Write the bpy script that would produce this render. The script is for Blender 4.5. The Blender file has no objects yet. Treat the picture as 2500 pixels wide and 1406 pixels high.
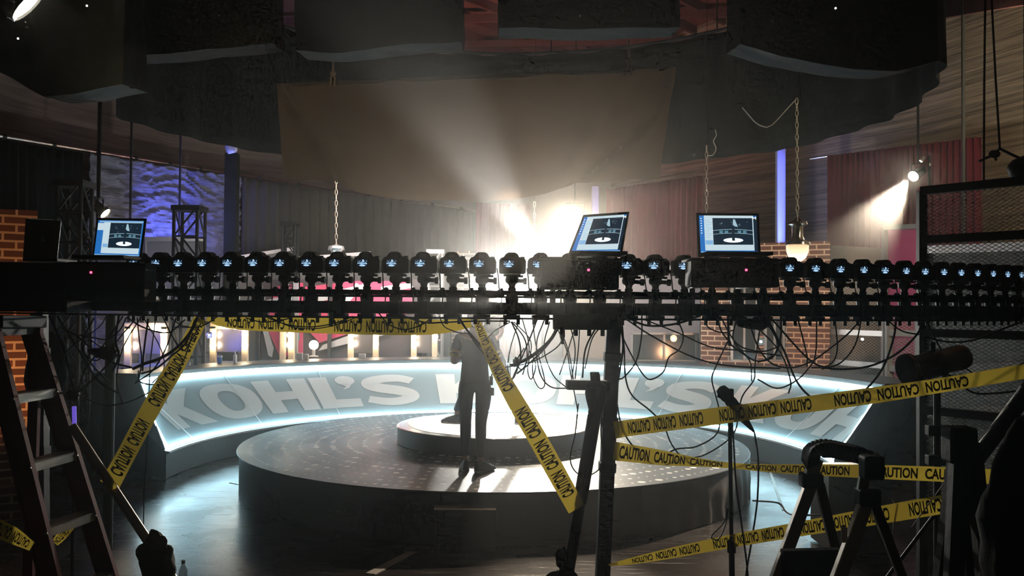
import bpy, bmesh, math, random
from mathutils import Vector, Matrix, Euler, noise
R = math.radians
rnd = random.Random(7)
sc = bpy.context.scene
COL = sc.collection

# ------------------------------------------------------------------ camera
F = 2200.0
EYE = Vector((0, 0, 2.2))
CR = Matrix.Rotation(R(90 + 1.09), 4, 'X') @ Matrix.Rotation(R(0.45), 4, 'Z')
cd = bpy.data.cameras.new('camera'); cd.sensor_width = 36; cd.lens = F / 2500 * 36
cd.clip_start = 0.05; cd.clip_end = 100
cam = bpy.data.objects.new('camera', cd); COL.objects.link(cam)
cam.matrix_world = Matrix.Translation(EYE) @ CR
sc.camera = cam
def W(px, py, Y):
    """the point of the room at depth Y that the photograph shows at this place"""
    d = CR @ Vector(((px - 1250) / F, -(py - 703) / F, -1.0))
    return EYE + d * (Y / d.y)
# ------------------------------------------------------------------ world, view
w = bpy.data.worlds.new('world'); sc.world = w; w.use_nodes = True
w.node_tree.nodes['Background'].inputs[0].default_value = (0.5, 0.55, 0.6, 1)
w.node_tree.nodes['Background'].inputs[1].default_value = 0.004
sc.view_settings.view_transform = 'Standard'; sc.view_settings.look = 'None'
sc.view_settings.exposure = 0.0; sc.view_settings.gamma = 1; sc.view_settings.use_curve_mapping = False
cy = sc.cycles
cy.use_denoising = True
try: cy.denoiser = 'OPENIMAGEDENOISE'; cy.denoising_input_passes = 'RGB_ALBEDO_NORMAL'
except Exception: pass
cy.max_bounces = 4; cy.diffuse_bounces = 1; cy.glossy_bounces = 2; cy.transmission_bounces = 2
cy.use_adaptive_sampling = True; cy.adaptive_threshold = 0.04; cy.adaptive_min_samples = 12
cy.volume_step_rate = 2.0; cy.volume_max_steps = 32; cy.volume_bounces = 0; cy.transparent_max_bounces = 12
cy.caustics_reflective = False; cy.caustics_refractive = False
cy.sample_clamp_direct = 0; cy.sample_clamp_indirect = 6
cy.use_light_tree = False

# ------------------------------------------------------------------ lights
def spot(name, loc, target, power, color, angle, blend=0.3, size=0.05):
    l = bpy.data.lights.new(name, 'SPOT'); l.energy = power; l.color = color
    l.spot_size = R(angle); l.spot_blend = blend; l.shadow_soft_size = size
    o = bpy.data.objects.new(name, l); COL.objects.link(o); o.location = loc
    o.rotation_euler = (Vector(target) - Vector(loc)).to_track_quat('-Z', 'Y').to_euler(); return o
def area(name, loc, target, power, color, sx, sy):
    l = bpy.data.lights.new(name, 'AREA'); l.energy = power; l.color = color; l.shape = 'RECTANGLE'; l.size = sx; l.size_y = sy
    o = bpy.data.objects.new(name, l); COL.objects.link(o); o.location = loc
    o.rotation_euler = (Vector(target) - Vector(loc)).to_track_quat('-Z', 'Y').to_euler(); return o
WARM = (1, 0.86, 0.66); WHITE = (1, 0.96, 0.88); BLUE = (0.12, 0.16, 1.0); ORANGE = (1, 0.45, 0.16)
CX, CY = -0.2, 11.3                                    # centre of the round stage
MAINL = W(1246, 728, 15.9)
HIGHL = W(1400, 528, 19.6)
BEAML = W(1322, 655, 18.0)
RIGHTL = W(2229, 431, 13.2)
LEFTL = W(258, 522, 12.2)
TOPL = W(70, 12, 5.2)
spot('main_backlight', MAINL + Vector((0, -0.3, 0)), (0.05, 0, 2.15), 2100, WHITE, 46, 1.0, 0.07)
pl_ = bpy.data.lights.new('main_spill', 'POINT'); pl_.energy = 210; pl_.color = WHITE; pl_.shadow_soft_size = 0.1  # extra point light added to whiten the smoke and set near the main lamp
po_ = bpy.data.objects.new('main_spill', pl_); COL.objects.link(po_); po_.location = MAINL + Vector((0, -0.35, 0.05))
spot('high_backlight', HIGHL + Vector((0, -0.35, -0.05)), (0.1, 8.4, 0.2), 1500, WARM, 38, 0.5, 0.12)
spot('beam_light', BEAML + Vector((0, -0.3, 0.1)), (-0.62, 2.0, 3.39), 24000, WHITE, 2.7, 0.6, 0.04)
spot('right_light', RIGHTL + Vector((-0.15, -0.15, -0.1)), W(1990, 740, 10.4), 5000, (1, 0.82, 0.62), 25, 0.5, 0.05)
spot('left_light', LEFTL + Vector((0.1, -0.1, -0.1)), W(700, 900, 12), 60, WARM, 50, 0.8, 0.06)
spot('disc_light', (CX, CY + 0.4, 6.9), (CX, CY, 0.7), 2600, WHITE, 21, 0.2, 0.15)
spot('added_floor_spot', (1.0, 11.0, 4.4), (0.42, 7.05, 0), 3200, WARM, 19, 0.9, 0.08)  # added spot for a hot patch on the floor, no fixture built
spot('top_left_light', TOPL + Vector((0.25, 0.15, 0.0)), W(330, 120, 6.2), 30, (1, 0.75, 0.35), 80, 0.8, 0.08)
area('red_ceiling_wash', (0.5, 18.5, 6.9), (1.5, 22, 8.6), 35, (1, 0.25, 0.15), 5, 0.6)
area('set_wash', (-1.5, 15.0, 4.0), (-2.5, 19, 1.4), 60, (1, 0.86, 0.8), 5, 1.0)
spot('curtain_wash', (3.2, 10.8, 5.9), (6.2, 14.0, 3.6), 40, (1, 0.8, 0.7), 70, 0.8, 0.3)
area('wall_wash_right', (5.6, 8.0, 4.4), (8.9, 11.8, 5.2), 110, (1, 0.82, 0.55), 2.5, 0.5)
spot('blue_left_low', W(250, 890, 12.6), W(300, 800, 13.6), 70, BLUE, 110, 0.9, 0.1)
spot('blue_left_high', W(470, 650, 15.6), W(420, 450, 17), 420, BLUE, 115, 0.9, 0.2)
spot('orange_left', W(20, 1090, 7.9), W(45, 850, 8.8), 50, ORANGE, 100, 0.9, 0.1)
spot('orange_right', W(1850, 930, 12.4), W(1850, 760, 15.2), 90, (1, 0.5, 0.25), 90, 0.9, 0.1)
area('blue_right_slot', W(1906, 480, 16.75), W(1906, 480, 17.0), 10, BLUE, 0.08, 1.7)
spot('blue_centre_slot', W(1452, 560, 19.6), W(1452, 450, 21.0), 40, BLUE, 70, 0.5, 0.05)
spot('blue_right_high', W(2120, 420, 13.6), W(2140, 300, 15.0), 20, BLUE, 50, 0.6, 0.05)
area('front_dim', (-1.0, -1.2, 3.2), (-0.5, 4, 1.2), 1.3, (1, 0.82, 0.6), 1.5, 1.0)  # added faint fill from behind the camera so near things show
spot('ribbon_dim', (1.5, 0.5, 3.4), (1.2, 4.0, 1.5), 2, (1, 0.9, 0.7), 90, 0.9, 0.3)  # added weak fill for the tapes and near stands, no lamp here

# ------------------------------------------------------------------ materials
MATS = {}
def mat(name, col, rough=0.6, metal=0.0, emit=0.0, ecol=None, noise_amt=0.0, nscale=8.0, bump=0.0, bscale=30.0, trans=0.0, spec=0.5, alpha=1.0):
    if name in MATS: return MATS[name]
    m = bpy.data.materials.new(name); m.use_nodes = True; nt = m.node_tree; b = nt.nodes['Principled BSDF']
    b.inputs['Base Color'].default_value = (*col, 1); b.inputs['Roughness'].default_value = rough
    b.inputs['Metallic'].default_value = metal; b.inputs['Specular IOR Level'].default_value = spec
    if emit:
        if name not in ('lamp_bulb_glow', 'led_strip_glow'): m.cycles.emission_sampling = 'NONE'
        b.inputs['Emission Color'].default_value = (*(ecol or col), 1); b.inputs['Emission Strength'].default_value = emit
    if alpha < 1: b.inputs['Alpha'].default_value = alpha
    tc = nt.nodes.new('ShaderNodeTexCoord')
    if noise_amt:
        n = nt.nodes.new('ShaderNodeTexNoise'); n.inputs['Scale'].default_value = nscale; n.inputs['Detail'].default_value = 5
        nt.links.new(tc.outputs['Object'], n.inputs['Vector'])
        mx = nt.nodes.new('ShaderNodeMix'); mx.data_type = 'RGBA'
        mx.inputs[6].default_value = (*[c * (1 - noise_amt) for c in col], 1); mx.inputs[7].default_value = (*[min(1, c * (1 + noise_amt)) for c in col], 1)
        nt.links.new(n.outputs['Fac'], mx.inputs[0]); nt.links.new(mx.outputs[2], b.inputs['Base Color'])
    if bump:
        n2 = nt.nodes.new('ShaderNodeTexNoise'); n2.inputs['Scale'].default_value = bscale; n2.inputs['Detail'].default_value = 4
        nt.links.new(tc.outputs['Object'], n2.inputs['Vector'])
        bp = nt.nodes.new('ShaderNodeBump'); bp.inputs['Strength'].default_value = bump; bp.inputs['Distance'].default_value = 0.02
        nt.links.new(n2.outputs['Fac'], bp.inputs['Height']); nt.links.new(bp.outputs[0], b.inputs['Normal'])
    if trans:
        out = nt.nodes['Material Output']; t = nt.nodes.new('ShaderNodeBsdfTranslucent'); t.inputs[0].default_value = (*col, 1)
        ms = nt.nodes.new('ShaderNodeMixShader'); ms.inputs[0].default_value = trans
        nt.links.new(b.outputs[0], ms.inputs[1]); nt.links.new(t.outputs[0], ms.inputs[2]); nt.links.new(ms.outputs[0], out.inputs[0])
    MATS[name] = m; return m
def brickmat(name, c1, c2, mortar, scale=1.0, bump=0.6):
    m = mat(name, c1, 0.85); nt = m.node_tree; b = nt.nodes['Principled BSDF']
    tc = nt.nodes.new('ShaderNodeUVMap')
    bk = nt.nodes.new('ShaderNodeTexBrick'); bk.inputs['Scale'].default_value = 1.0
    bk.inputs['Brick Width'].default_value = 0.24 * scale; bk.inputs['Row Height'].default_value = 0.085 * scale; bk.inputs['Mortar Size'].default_value = 0.012 * scale
    bk.inputs['Color1'].default_value = (*c1, 1); bk.inputs['Color2'].default_value = (*c2, 1); bk.inputs['Mortar'].default_value = (*mortar, 1)
    nt.links.new(tc.outputs[0], bk.inputs['Vector']); nt.links.new(bk.outputs['Color'], b.inputs['Base Color'])
    bp = nt.nodes.new('ShaderNodeBump'); bp.inputs['Strength'].default_value = bump; bp.inputs['Distance'].default_value = 0.01; bp.invert = True
    nt.links.new(bk.outputs['Fac'], bp.inputs['Height']); nt.links.new(bp.outputs[0], b.inputs['Normal']); return m
def ribmat(name, col, per=4.0, rough=0.7, strength=0.8, dark=0.55, scale=1.0):
    """horizontal slats or pleats with uneven spacing"""
    m = mat(name, col, rough); nt = m.node_tree; b = nt.nodes['Principled BSDF']
    tc = nt.nodes.new('ShaderNodeTexCoord'); mp = nt.nodes.new('ShaderNodeMapping'); mp.inputs['Scale'].default_value = (0.5 * scale, 0.5 * scale, per)
    nt.links.new(tc.outputs['Object'], mp.inputs[0])
    n = nt.nodes.new('ShaderNodeTexNoise'); n.inputs['Scale'].default_value = 1.4; n.inputs['Detail'].default_value = 5; n.inputs['Roughness'].default_value = 0.62
    nt.links.new(mp.outputs[0], n.inputs['Vector'])
    rp = nt.nodes.new('ShaderNodeMapRange'); rp.inputs[1].default_value = 0.35; rp.inputs[2].default_value = 0.62
    nt.links.new(n.outputs['Fac'], rp.inputs[0])
    mx = nt.nodes.new('ShaderNodeMix'); mx.data_type = 'RGBA'; mx.inputs[6].default_value = (*[c * dark for c in col], 1); mx.inputs[7].default_value = (*col, 1)
    nt.links.new(rp.outputs[0], mx.inputs[0]); nt.links.new(mx.outputs[2], b.inputs['Base Color'])
    bp = nt.nodes.new('ShaderNodeBump'); bp.inputs['Strength'].default_value = strength; bp.inputs['Distance'].default_value = 0.06
    nt.links.new(n.outputs['Fac'], bp.inputs['Height']); nt.links.new(bp.outputs[0], b.inputs['Normal']); return m

BLACK = mat('black_metal', (0.01, 0.01, 0.011), 0.6, bump=0.1, spec=0.25)
BLACKP = mat('black_plastic', (0.01, 0.01, 0.011), 0.65, bump=0.08, bscale=80, spec=0.2)
RUBBER = mat('cable_rubber', (0.012, 0.01, 0.01), 0.7)
CHROME = mat('chrome', (0.7, 0.68, 0.64), 0.22, 1.0)
STEEL = mat('steel', (0.35, 0.34, 0.33), 0.4, 1.0, noise_amt=0.2)
ALU = mat('aluminium_step', (0.62, 0.55, 0.47), 0.5, 0.3, noise_amt=0.2, nscale=20)
FABB = mat('black_fabric', (0.008, 0.009, 0.008), 0.95, spec=0.1, bump=0.3, bscale=14)
GREYF = mat('grey_flat_paint', (0.22, 0.21, 0.2), 0.8, noise_amt=0.15, nscale=3)
DKF = mat('dark_set_paint', (0.03, 0.032, 0.034), 0.5, noise_amt=0.2, nscale=4)
WHITEP = mat('white_paint', (0.78, 0.76, 0.74), 0.6, noise_amt=0.05)
PINK = mat('pink_paint', (0.85, 0.09, 0.2), 0.6, noise_amt=0.06)
BULB = mat('lamp_bulb_glow', (1, 0.85, 0.6), 0.3, emit=26, ecol=(1, 0.82, 0.56))

# ------------------------------------------------------------------ mesh helper
def frame(d):
    d = d.normalized(); u = Vector((0, 0, 1)) if abs(d.z) < 0.9 else Vector((0, 1, 0))
    a = d.cross(u).normalized(); return a, a.cross(d).normalized()
class MB:
    def __init__(s): s.v = []; s.f = []; s.uv = {}
    def add(s, vs, fs):
        n = len(s.v); s.v += [Vector(p) for p in vs]; s.f += [[i + n for i in f] for f in fs]; return s
    def box(s, c, sz, rot=None):
        c = Vector(c); M = rot.to_matrix() if isinstance(rot, Euler) else (rot or Matrix.Identity(3))
        vs = [c + M @ Vector((sx * sz[0] / 2, sy * sz[1] / 2, sz_ * sz[2] / 2)) for sx in (-1, 1) for sy in (-1, 1) for sz_ in (-1, 1)]
        return s.add(vs, [(0, 1, 3, 2), (4, 6, 7, 5), (0, 4, 5, 1), (2, 3, 7, 6), (0, 2, 6, 4), (1, 5, 7, 3)])
    def bar(s, p, q, w_, h_, up=(0, 0, 1)):
        p, q = Vector(p), Vector(q); d = (q - p).normalized(); up = Vector(up)
        if abs(d.dot(up)) > 0.98: up = Vector((0, 1, 0))
        a = d.cross(up).normalized() * w_ / 2; b = a.cross(d).normalized() * h_ / 2
        vs = [p - a - b, p - a + b, p + a - b, p + a + b, q - a - b, q - a + b, q + a - b, q + a + b]
        return s.add(vs, [(0, 1, 3, 2), (4, 6, 7, 5), (0, 4, 5, 1), (2, 3, 7, 6), (0, 2, 6, 4), (1, 5, 7, 3)])
    def tube(s, pts, r, seg=8, r2=None):
        pts = [Vector(p) for p in pts]; n = len(pts); rings = []
        base = len(s.v); pa = None
        for i, p in enumerate(pts):
            d = (pts[min(i + 1, n - 1)] - pts[max(i - 1, 0)]).normalized()
            if pa is None: a, b = frame(d)
            else:
                a = pa - d * pa.dot(d); a = a.normalized() if a.length > 1e-4 else frame(d)[0]; b = a.cross(d).normalized()
            pa = a; rr = r if r2 is None else r + (r2 - r) * i / (n - 1)
            s.v += [p + a * rr * math.cos(2 * math.pi * k / seg) + b * rr * math.sin(2 * math.pi * k / seg) for k in range(seg)]
        for i in range(n - 1):
            for k in range(seg):
                k2 = (k + 1) % seg; s.f.append([base + i * seg + k, base + i * seg + k2, base + (i + 1) * seg + k2, base + (i + 1) * seg + k])
        s.f.append([base + k for k in range(seg)][::-1]); s.f.append([base + (n - 1) * seg + k for k in range(seg)]); return s
    def lathe(s, prof, c, seg=24, axis=(0, 0, 1), cap=True):
        c = Vector(c); ax = Vector(axis).normalized(); a, b = frame(ax); base = len(s.v); n = len(prof)
        for r_, h in prof:
            s.v += [c + ax * h + (a * math.cos(2 * math.pi * k / seg) + b * math.sin(2 * math.pi * k / seg)) * max(r_, 1e-4) for k in range(seg)]
        for i in range(n - 1):
            for k in range(seg):
                k2 = (k + 1) % seg; s.f.append([base + i * seg + k, base + i * seg + k2, base + (i + 1) * seg + k2, base + (i + 1) * seg + k])
        if cap:
            s.f.append([base + k for k in range(seg)][::-1]); s.f.append([base + (n - 1) * seg + k for k in range(seg)])
        return s
    def sphere(s, c, r, sc_=(1, 1, 1), seg=12, rings=8):
        c = Vector(c); base = len(s.v)
        for i in range(rings + 1):
            t = math.pi * i / rings
            s.v += [c + Vector((r * sc_[0] * math.sin(t) * math.cos(2 * math.pi * k / seg), r * sc_[1] * math.sin(t) * math.sin(2 * math.pi * k / seg), r * sc_[2] * math.cos(t))) for k in range(seg)]
        for i in range(rings):
            for k in range(seg):
                k2 = (k + 1) % seg; s.f.append([base + i * seg + k, base + (i + 1) * seg + k, base + (i + 1) * seg + k2, base + i * seg + k2])
        return s
    def grid(s, fn, nu, nv, uvf=None):
        base = len(s.v)
        for j in range(nv + 1):
            for i in range(nu + 1):
                s.v.append(Vector(fn(i / nu, j / nv)))
                if uvf: s.uv[len(s.v) - 1] = uvf(i / nu, j / nv)
        for j in range(nv):
            for i in range(nu):
                q = base + j * (nu + 1) + i; s.f.append([q, q + 1, q + nu + 2, q + nu + 1])
        return s
    def slab(s, pts, off):
        """closed polygon given thickness by the vector off"""
        pts = [Vector(p) for p in pts]; off = Vector(off); n = len(pts); b = len(s.v)
        s.v += pts + [p + off for p in pts]
        s.f.append([b + i for i in range(n)]); s.f.append([b + n + i for i in range(n)][::-1])
        for i in range(n): j = (i + 1) % n; s.f.append([b + i, b + n + i, b + n + j, b + j])
        return s
    def build(s, name, m, parent=None, bevel=0, smooth=False, label=None, recalc=True):
        off = Vector((0, 0, 0)); p = parent
        while p is not None: off = off + Vector(p.location); p = p.parent
        me = bpy.data.meshes.new(name); me.from_pydata([tuple(v - off) for v in s.v], [], s.f); me.update()
        if s.uv:
            ul = me.uv_layers.new(name='UVMap')
            for l in me.loops: ul.data[l.index].uv = s.uv.get(l.vertex_index, (0, 0))
        if recalc:
            bm = bmesh.new(); bm.from_mesh(me); bmesh.ops.recalc_face_normals(bm, faces=bm.faces); bm.to_mesh(me); bm.free()
        me.materials.append(m)
        if smooth:
            for pl in me.polygons: pl.use_smooth = True
            try: me.set_sharp_from_angle(angle=R(40))
            except Exception: pass
        o = bpy.data.objects.new(name, me); COL.objects.link(o)
        if parent is not None: o.parent = parent
        if bevel:
            bv = o.modifiers.new('bevel', 'BEVEL'); bv.width = bevel; bv.segments = 2; bv.limit_method = 'ANGLE'
        if label: o['label'] = label
        return o
def thing(name, label, cat, loc=(0, 0, 0), group=None):
    o = bpy.data.objects.new(name, None); COL.objects.link(o); o.location = loc; o.empty_display_size = 0.1
    o['label'] = label; o['category'] = cat
    if group: o['group'] = group
    return o
def tag(o, label, cat, group=None, kind=None):
    o['label'] = label; o['category'] = cat
    if group: o['group'] = group
    if kind: o['kind'] = kind
    return o
def struct(o, label=None):
    o['kind'] = 'structure'
    if label: o['label'] = label; o['category'] = o.name.split('_')[0]
    return o
def dup(o, parent=None):
    c = o.copy(); COL.objects.link(c)
    if parent is not None: c.parent = parent; c.matrix_parent_inverse = o.matrix_parent_inverse.copy()
    for ch in list(KIDS.get(o.name, [])): dup(ch, c)
    return c
KIDS = {}
def index_kids(root):
    for o in bpy.data.objects:
        if o.parent is not None: KIDS.setdefault(o.parent.name, [])
    for k in list(KIDS): KIDS[k] = [o for o in bpy.data.objects if o.parent and o.parent.name == k]
def smoothpath(pts, n=6):
    pts = [Vector(p) for p in pts]
    if len(pts) < 3: return pts
    P = [pts[0] * 2 - pts[1]] + pts + [pts[-1] * 2 - pts[-2]]; out = []
    for i in range(1, len(P) - 2):
        for k in range(n):
            t = k / n; a, b, c, d = P[i - 1], P[i], P[i + 1], P[i + 2]
            out.append(0.5 * ((2 * b) + (c - a) * t + (2 * a - 5 * b + 4 * c - d) * t * t + (3 * b - a - 3 * c + d) * t ** 3))
    out.append(pts[-1]); return out
def ringP(px, r, near=True):
    """where the sight line of column px meets the circle of radius r about the stage centre"""
    k = (px - 1250) / F; a = 1 + k * k; b = -2 * (k * CX + CY); c = CX * CX + CY * CY - r * r
    D = max(0, b * b - 4 * a * c); t = (-b - math.sqrt(D)) / (2 * a) if near else (-b + math.sqrt(D)) / (2 * a)
    return t
def az(th, r, z): return Vector((CX + r * math.sin(R(th)), CY + r * math.cos(R(th)), z))
def ORD(n):
    return ['first', 'second', 'third', 'fourth', 'fifth', 'sixth', 'seventh', 'eighth', 'ninth', 'tenth', 'eleventh', 'twelfth', 'thirteenth', 'fourteenth', 'fifteenth', 'sixteenth', 'seventeenth', 'eighteenth', 'nineteenth', 'twentieth'][n]

# ------------------------------------------------------------------ the room
def floormat():
    m = mat('worn_stage_floor', (0.03, 0.026, 0.024), 0.3); nt = m.node_tree; b = nt.nodes['Principled BSDF']; L = nt.links.new
    tc = nt.nodes.new('ShaderNodeTexCoord')
    n = nt.nodes.new('ShaderNodeTexNoise'); n.inputs['Scale'].default_value = 1.3; n.inputs['Detail'].default_value = 7; L(tc.outputs['Object'], n.inputs['Vector'])
    r1 = nt.nodes.new('ShaderNodeMapRange'); r1.inputs[3].default_value = 0.12; r1.inputs[4].default_value = 0.4; L(n.outputs['Fac'], r1.inputs[0])
    sc_in = None
    for rot, s in ((0.5, (1.2, 60, 1)), (-0.7, (1.5, 75, 1)), (1.35, (1.2, 50, 1))):
        mp = nt.nodes.new('ShaderNodeMapping'); mp.inputs['Rotation'].default_value = (0, 0, rot); mp.inputs['Scale'].default_value = s
        L(tc.outputs['Object'], mp.inputs[0]); q = nt.nodes.new('ShaderNodeTexNoise'); q.inputs['Scale'].default_value = 1; q.inputs['Detail'].default_value = 2; L(mp.outputs[0], q.inputs['Vector'])
        rr = nt.nodes.new('ShaderNodeMapRange'); rr.inputs[1].default_value = 0.67; rr.inputs[2].default_value = 0.74; L(q.outputs['Fac'], rr.inputs[0])
        if sc_in is None: sc_in = rr.outputs[0]
        else:
            a = nt.nodes.new('ShaderNodeMath'); a.operation = 'MAXIMUM'; L(sc_in, a.inputs[0]); L(rr.outputs[0], a.inputs[1]); sc_in = a.outputs[0]
    ad = nt.nodes.new('ShaderNodeMath'); ad.operation = 'MULTIPLY_ADD'; ad.inputs[1].default_value = 0.35; L(sc_in, ad.inputs[0]); L(r1.outputs[0], ad.inputs[2]); L(ad.outputs[0], b.inputs['Roughness'])
    mx = nt.nodes.new('ShaderNodeMix'); mx.data_type = 'RGBA'; mx.inputs[6].default_value = (0.03, 0.025, 0.023, 1); mx.inputs[7].default_value = (0.26, 0.23, 0.2, 1); L(sc_in, mx.inputs[0]); L(mx.outputs[2], b.inputs['Base Color'])
    return m
FLOOR = floormat()
o = MB().add([(-10, -3, 0), (10, -3, 0), (10, 24.2, 0), (-10, 24.2, 0)], [(0, 1, 2, 3)]).build('floor', FLOOR); struct(o)
CEILM = mat('red_brown_roof_deck', (0.2, 0.06, 0.045), 0.8, noise_amt=0.35, nscale=1.5)
o = MB().box((0, 10.6, 8.85), (20, 27.4, 0.1)).build('ceiling', CEILM); struct(o)
JOIST = mat('roof_joist', (0.12, 0.04, 0.035), 0.8)
k = 0
for i in range(9):
    k += 1; x = -3.5 + i * 1.15
    struct(MB().bar((x - 3.5, 14.5, 8.7), (x + 4.5, 24.1, 8.7), 0.08, 0.2).build('trim_%d' % k, JOIST))
for i in range(3):
    k += 1; struct(MB().bar((-8, 18.5 + 2 * i, 8.55), (9, 17.0 + 2 * i, 8.55), 0.14, 0.16).build('trim_%d' % k, JOIST))
PATH = [(-9.6, -2.9), (-9.5, 3), (-9.4, 9), (-8.9, 14), (-7.3, 19), (-3.0, 23.9), (2.6, 23.9), (5, 20), (7.2, 16), (8.6, 12), (9.4, 7), (9.6, 3), (9.6, -2.9)]
RIBL = ribmat('brown_slatted_wall', (0.3, 0.22, 0.19), 9)
RIBR = ribmat('tan_slatted_wall', (0.55, 0.42, 0.29), 12, strength=1.0, dark=0.35, scale=0.7)
def wall(name, pts, m, z0=0, z1=8.8):
    mb = MB()
    for a, b in zip(pts[:-1], pts[1:]): mb.add([(a[0], a[1], z0), (b[0], b[1], z0), (b[0], b[1], z1), (a[0], a[1], z1)], [(0, 1, 2, 3)])
    return struct(mb.build(name, m, recalc=False))
wall('wall_left', PATH[:6], RIBL); wall('wall_back', PATH[5:7], mat('back_wall_paint', (0.12, 0.1, 0.09), 0.8, noise_amt=0.2, nscale=2)); wall('wall_right', PATH[6:], RIBR)
wall('wall_front', [PATH[-1], PATH[0]], mat('front_wall_black_cloth', (0.006, 0.006, 0.006), 0.95, spec=0.05))
k += 1; struct(MB().bar(W(2288, 18, 11.6), W(2520, -30, 8.5), 0.1, 0.3).build('trim_%d' % k, JOIST))
for px, Y in ((2352, 10.4), (240, 13.2), (320, 14.6), (440, 15.8)):        # seams of the wall panels
    k += 1; x = W(px, 400, Y).x
    struct(MB().box((x, Y, 4.6), (0.03, 0.03, 8.0)).build('trim_%d' % k, mat('dark_seam', (0.02, 0.02, 0.02), 0.8)))

# quilted plastic and dark cloth hung from the long pipe at the left
def hang(name, xy, ztop, zbot, m, label, cat, fold=0.05, nf=40, group=None, hor=False, parent=None, sub=2):
    """cloth hung along the plan line xy"""
    xy = [Vector((x, y, 0)) for x, y in xy]; L = [0]
    for a, b in zip(xy[:-1], xy[1:]): L.append(L[-1] + (b - a).length)
    def at(t):
        s = t * L[-1]
        for i in range(len(xy) - 1):
            if s <= L[i + 1] + 1e-6:
                q = (s - L[i]) / (L[i + 1] - L[i]); p = xy[i].lerp(xy[i + 1], q); d = (xy[i + 1] - xy[i]).normalized(); return p, Vector((d.y, -d.x, 0))
    zt = ztop if callable(ztop) else (lambda t: ztop)
    def fn(u, v):
        p, nrm = at(u); z = zbot + (zt(u) - zbot) * v
        ph = u * nf * 2 * math.pi + 0.6 * math.sin(9 * u + 3 * v)
        dsp = fold * (0.5 * math.sin(ph) + 0.5 * noise.noise(Vector((u * nf * 0.7, v * 1.5, 3))))
        if hor: dsp = fold * .7 * (1 - 2.2 * abs(noise.noise(Vector((u * 6, z * 6.5 + 0.9 * math.sin(u * 10), 1))))) + fold * .35 * noise.noise(Vector((u * 30, z * 14, 4)))
        q = p + nrm * dsp; return (q.x, q.y, z)
    mb = MB().grid(fn, 140 if hor else max(60, int(nf * 5)), 120 if hor else 14)
    o = mb.build(name, m, parent, smooth=True, recalc=False)
    so = o.modifiers.new('thickness', 'SOLIDIFY'); so.thickness = 0.008
    if parent is None: tag(o, label, cat, group)
    return o
pL = W(-60, 322, 12.2); pM = W(585, 428, 18.6); pR = W(1160, 514, 22.6)
QUILT = ribmat('quilted_plastic_sheet', (0.22, 0.22, 0.27), 10, rough=0.3, strength=1.0, dark=0.55, scale=4)
pipe = thing('hanging_pipe', 'long pale pipe running back from the upper left above the quilted sheet', 'pipe', pM)
MB().tube([pL, pM, pR], 0.028).build('pipe', CHROME, pipe, smooth=True)
for i in range(14):
    t = (i + 0.5) / 14; p = pL.lerp(pM, t * 2) if t < 0.5 else pM.lerp(pR, t * 2 - 1)
    MB().lathe([(0.036, -0.04), (0.036, 0.04)], p, 10, (pR - pL)).build('tie', BLACK, pipe)
def lin(a, b, t): return a + (b - a) * t
q0 = pL.lerp(pM, 0.33)
hang('insulation_sheet', [(q0.x, q0.y - .05), (pM.x, pM.y - .05)], lambda t: lin(q0.z, pM.z, t) - 0.05, 0.05, QUILT, 'crinkled silvery insulation sheet washed in blue light, hung from the long pipe', 'sheet', 0.10, 20, hor=True)
hang('stage_curtain', [(pL.x, pL.y - .05), (q0.x - .05, q0.y - .05)], lambda t: lin(pL.z, q0.z, t) - 0.05, 1.0, FABB, 'black curtain at the far left beside the quilted sheet', 'curtain', 0.08, 12)
hang('stage_curtain', [(pM.x + .05, pM.y), (pR.x, pR.y)], lambda t: lin(pM.z, pR.z, t) - 0.05, 0.05, mat('dark_brown_cloth', (0.05, 0.045, 0.035), 0.9), 'wide dark brown curtain behind the grey flats, right of the quilted sheet', 'curtain', 0.08, 26)
REDC = mat('red_velvet', (0.22, 0.018, 0.04), 0.85, noise_amt=0.3, nscale=3)
for pa, pb, lb in (((1163, 494, 20.6), (1292, 500, 20.2), 'narrow red curtain just left of the bright haze'),
                   ((1482, 462, 18.6), (1712, 428, 17.0), 'red curtain behind the middle open laptop'),
                   ((2022, 380, 16.6), (2394, 334, 14.0), 'wide deep red curtain at the upper right behind the spotlight')):
    a = W(*pa); b = W(*pb)
    hang('red_curtain', [(a.x, a.y), (b.x, b.y)], lambda t: lin(a.z, b.z, t), 0.0, REDC, lb, 'curtain', 0.09, max(8, int((b - a).length * 9)), group='red curtains around the set')
for px, py0, py1, Y in ((1905, 360, 588, 17.0), (1452, 455, 560, 20.6)):
    a = W(px, py0, Y); b = W(px, 900, Y)
    tag(MB().box(((a.x + b.x) / 2, Y, (a.z + 0.2) / 2), (0.16, 0.16, a.z - 0.2)).build('wall_column', mat('pale_column', (0.5, 0.5, 0.55), 0.7), bevel=0.02), 'narrow column lit blue ' + ('left of the large glass pendant' if px > 1800 else 'left of the middle red curtain'), 'column')

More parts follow.
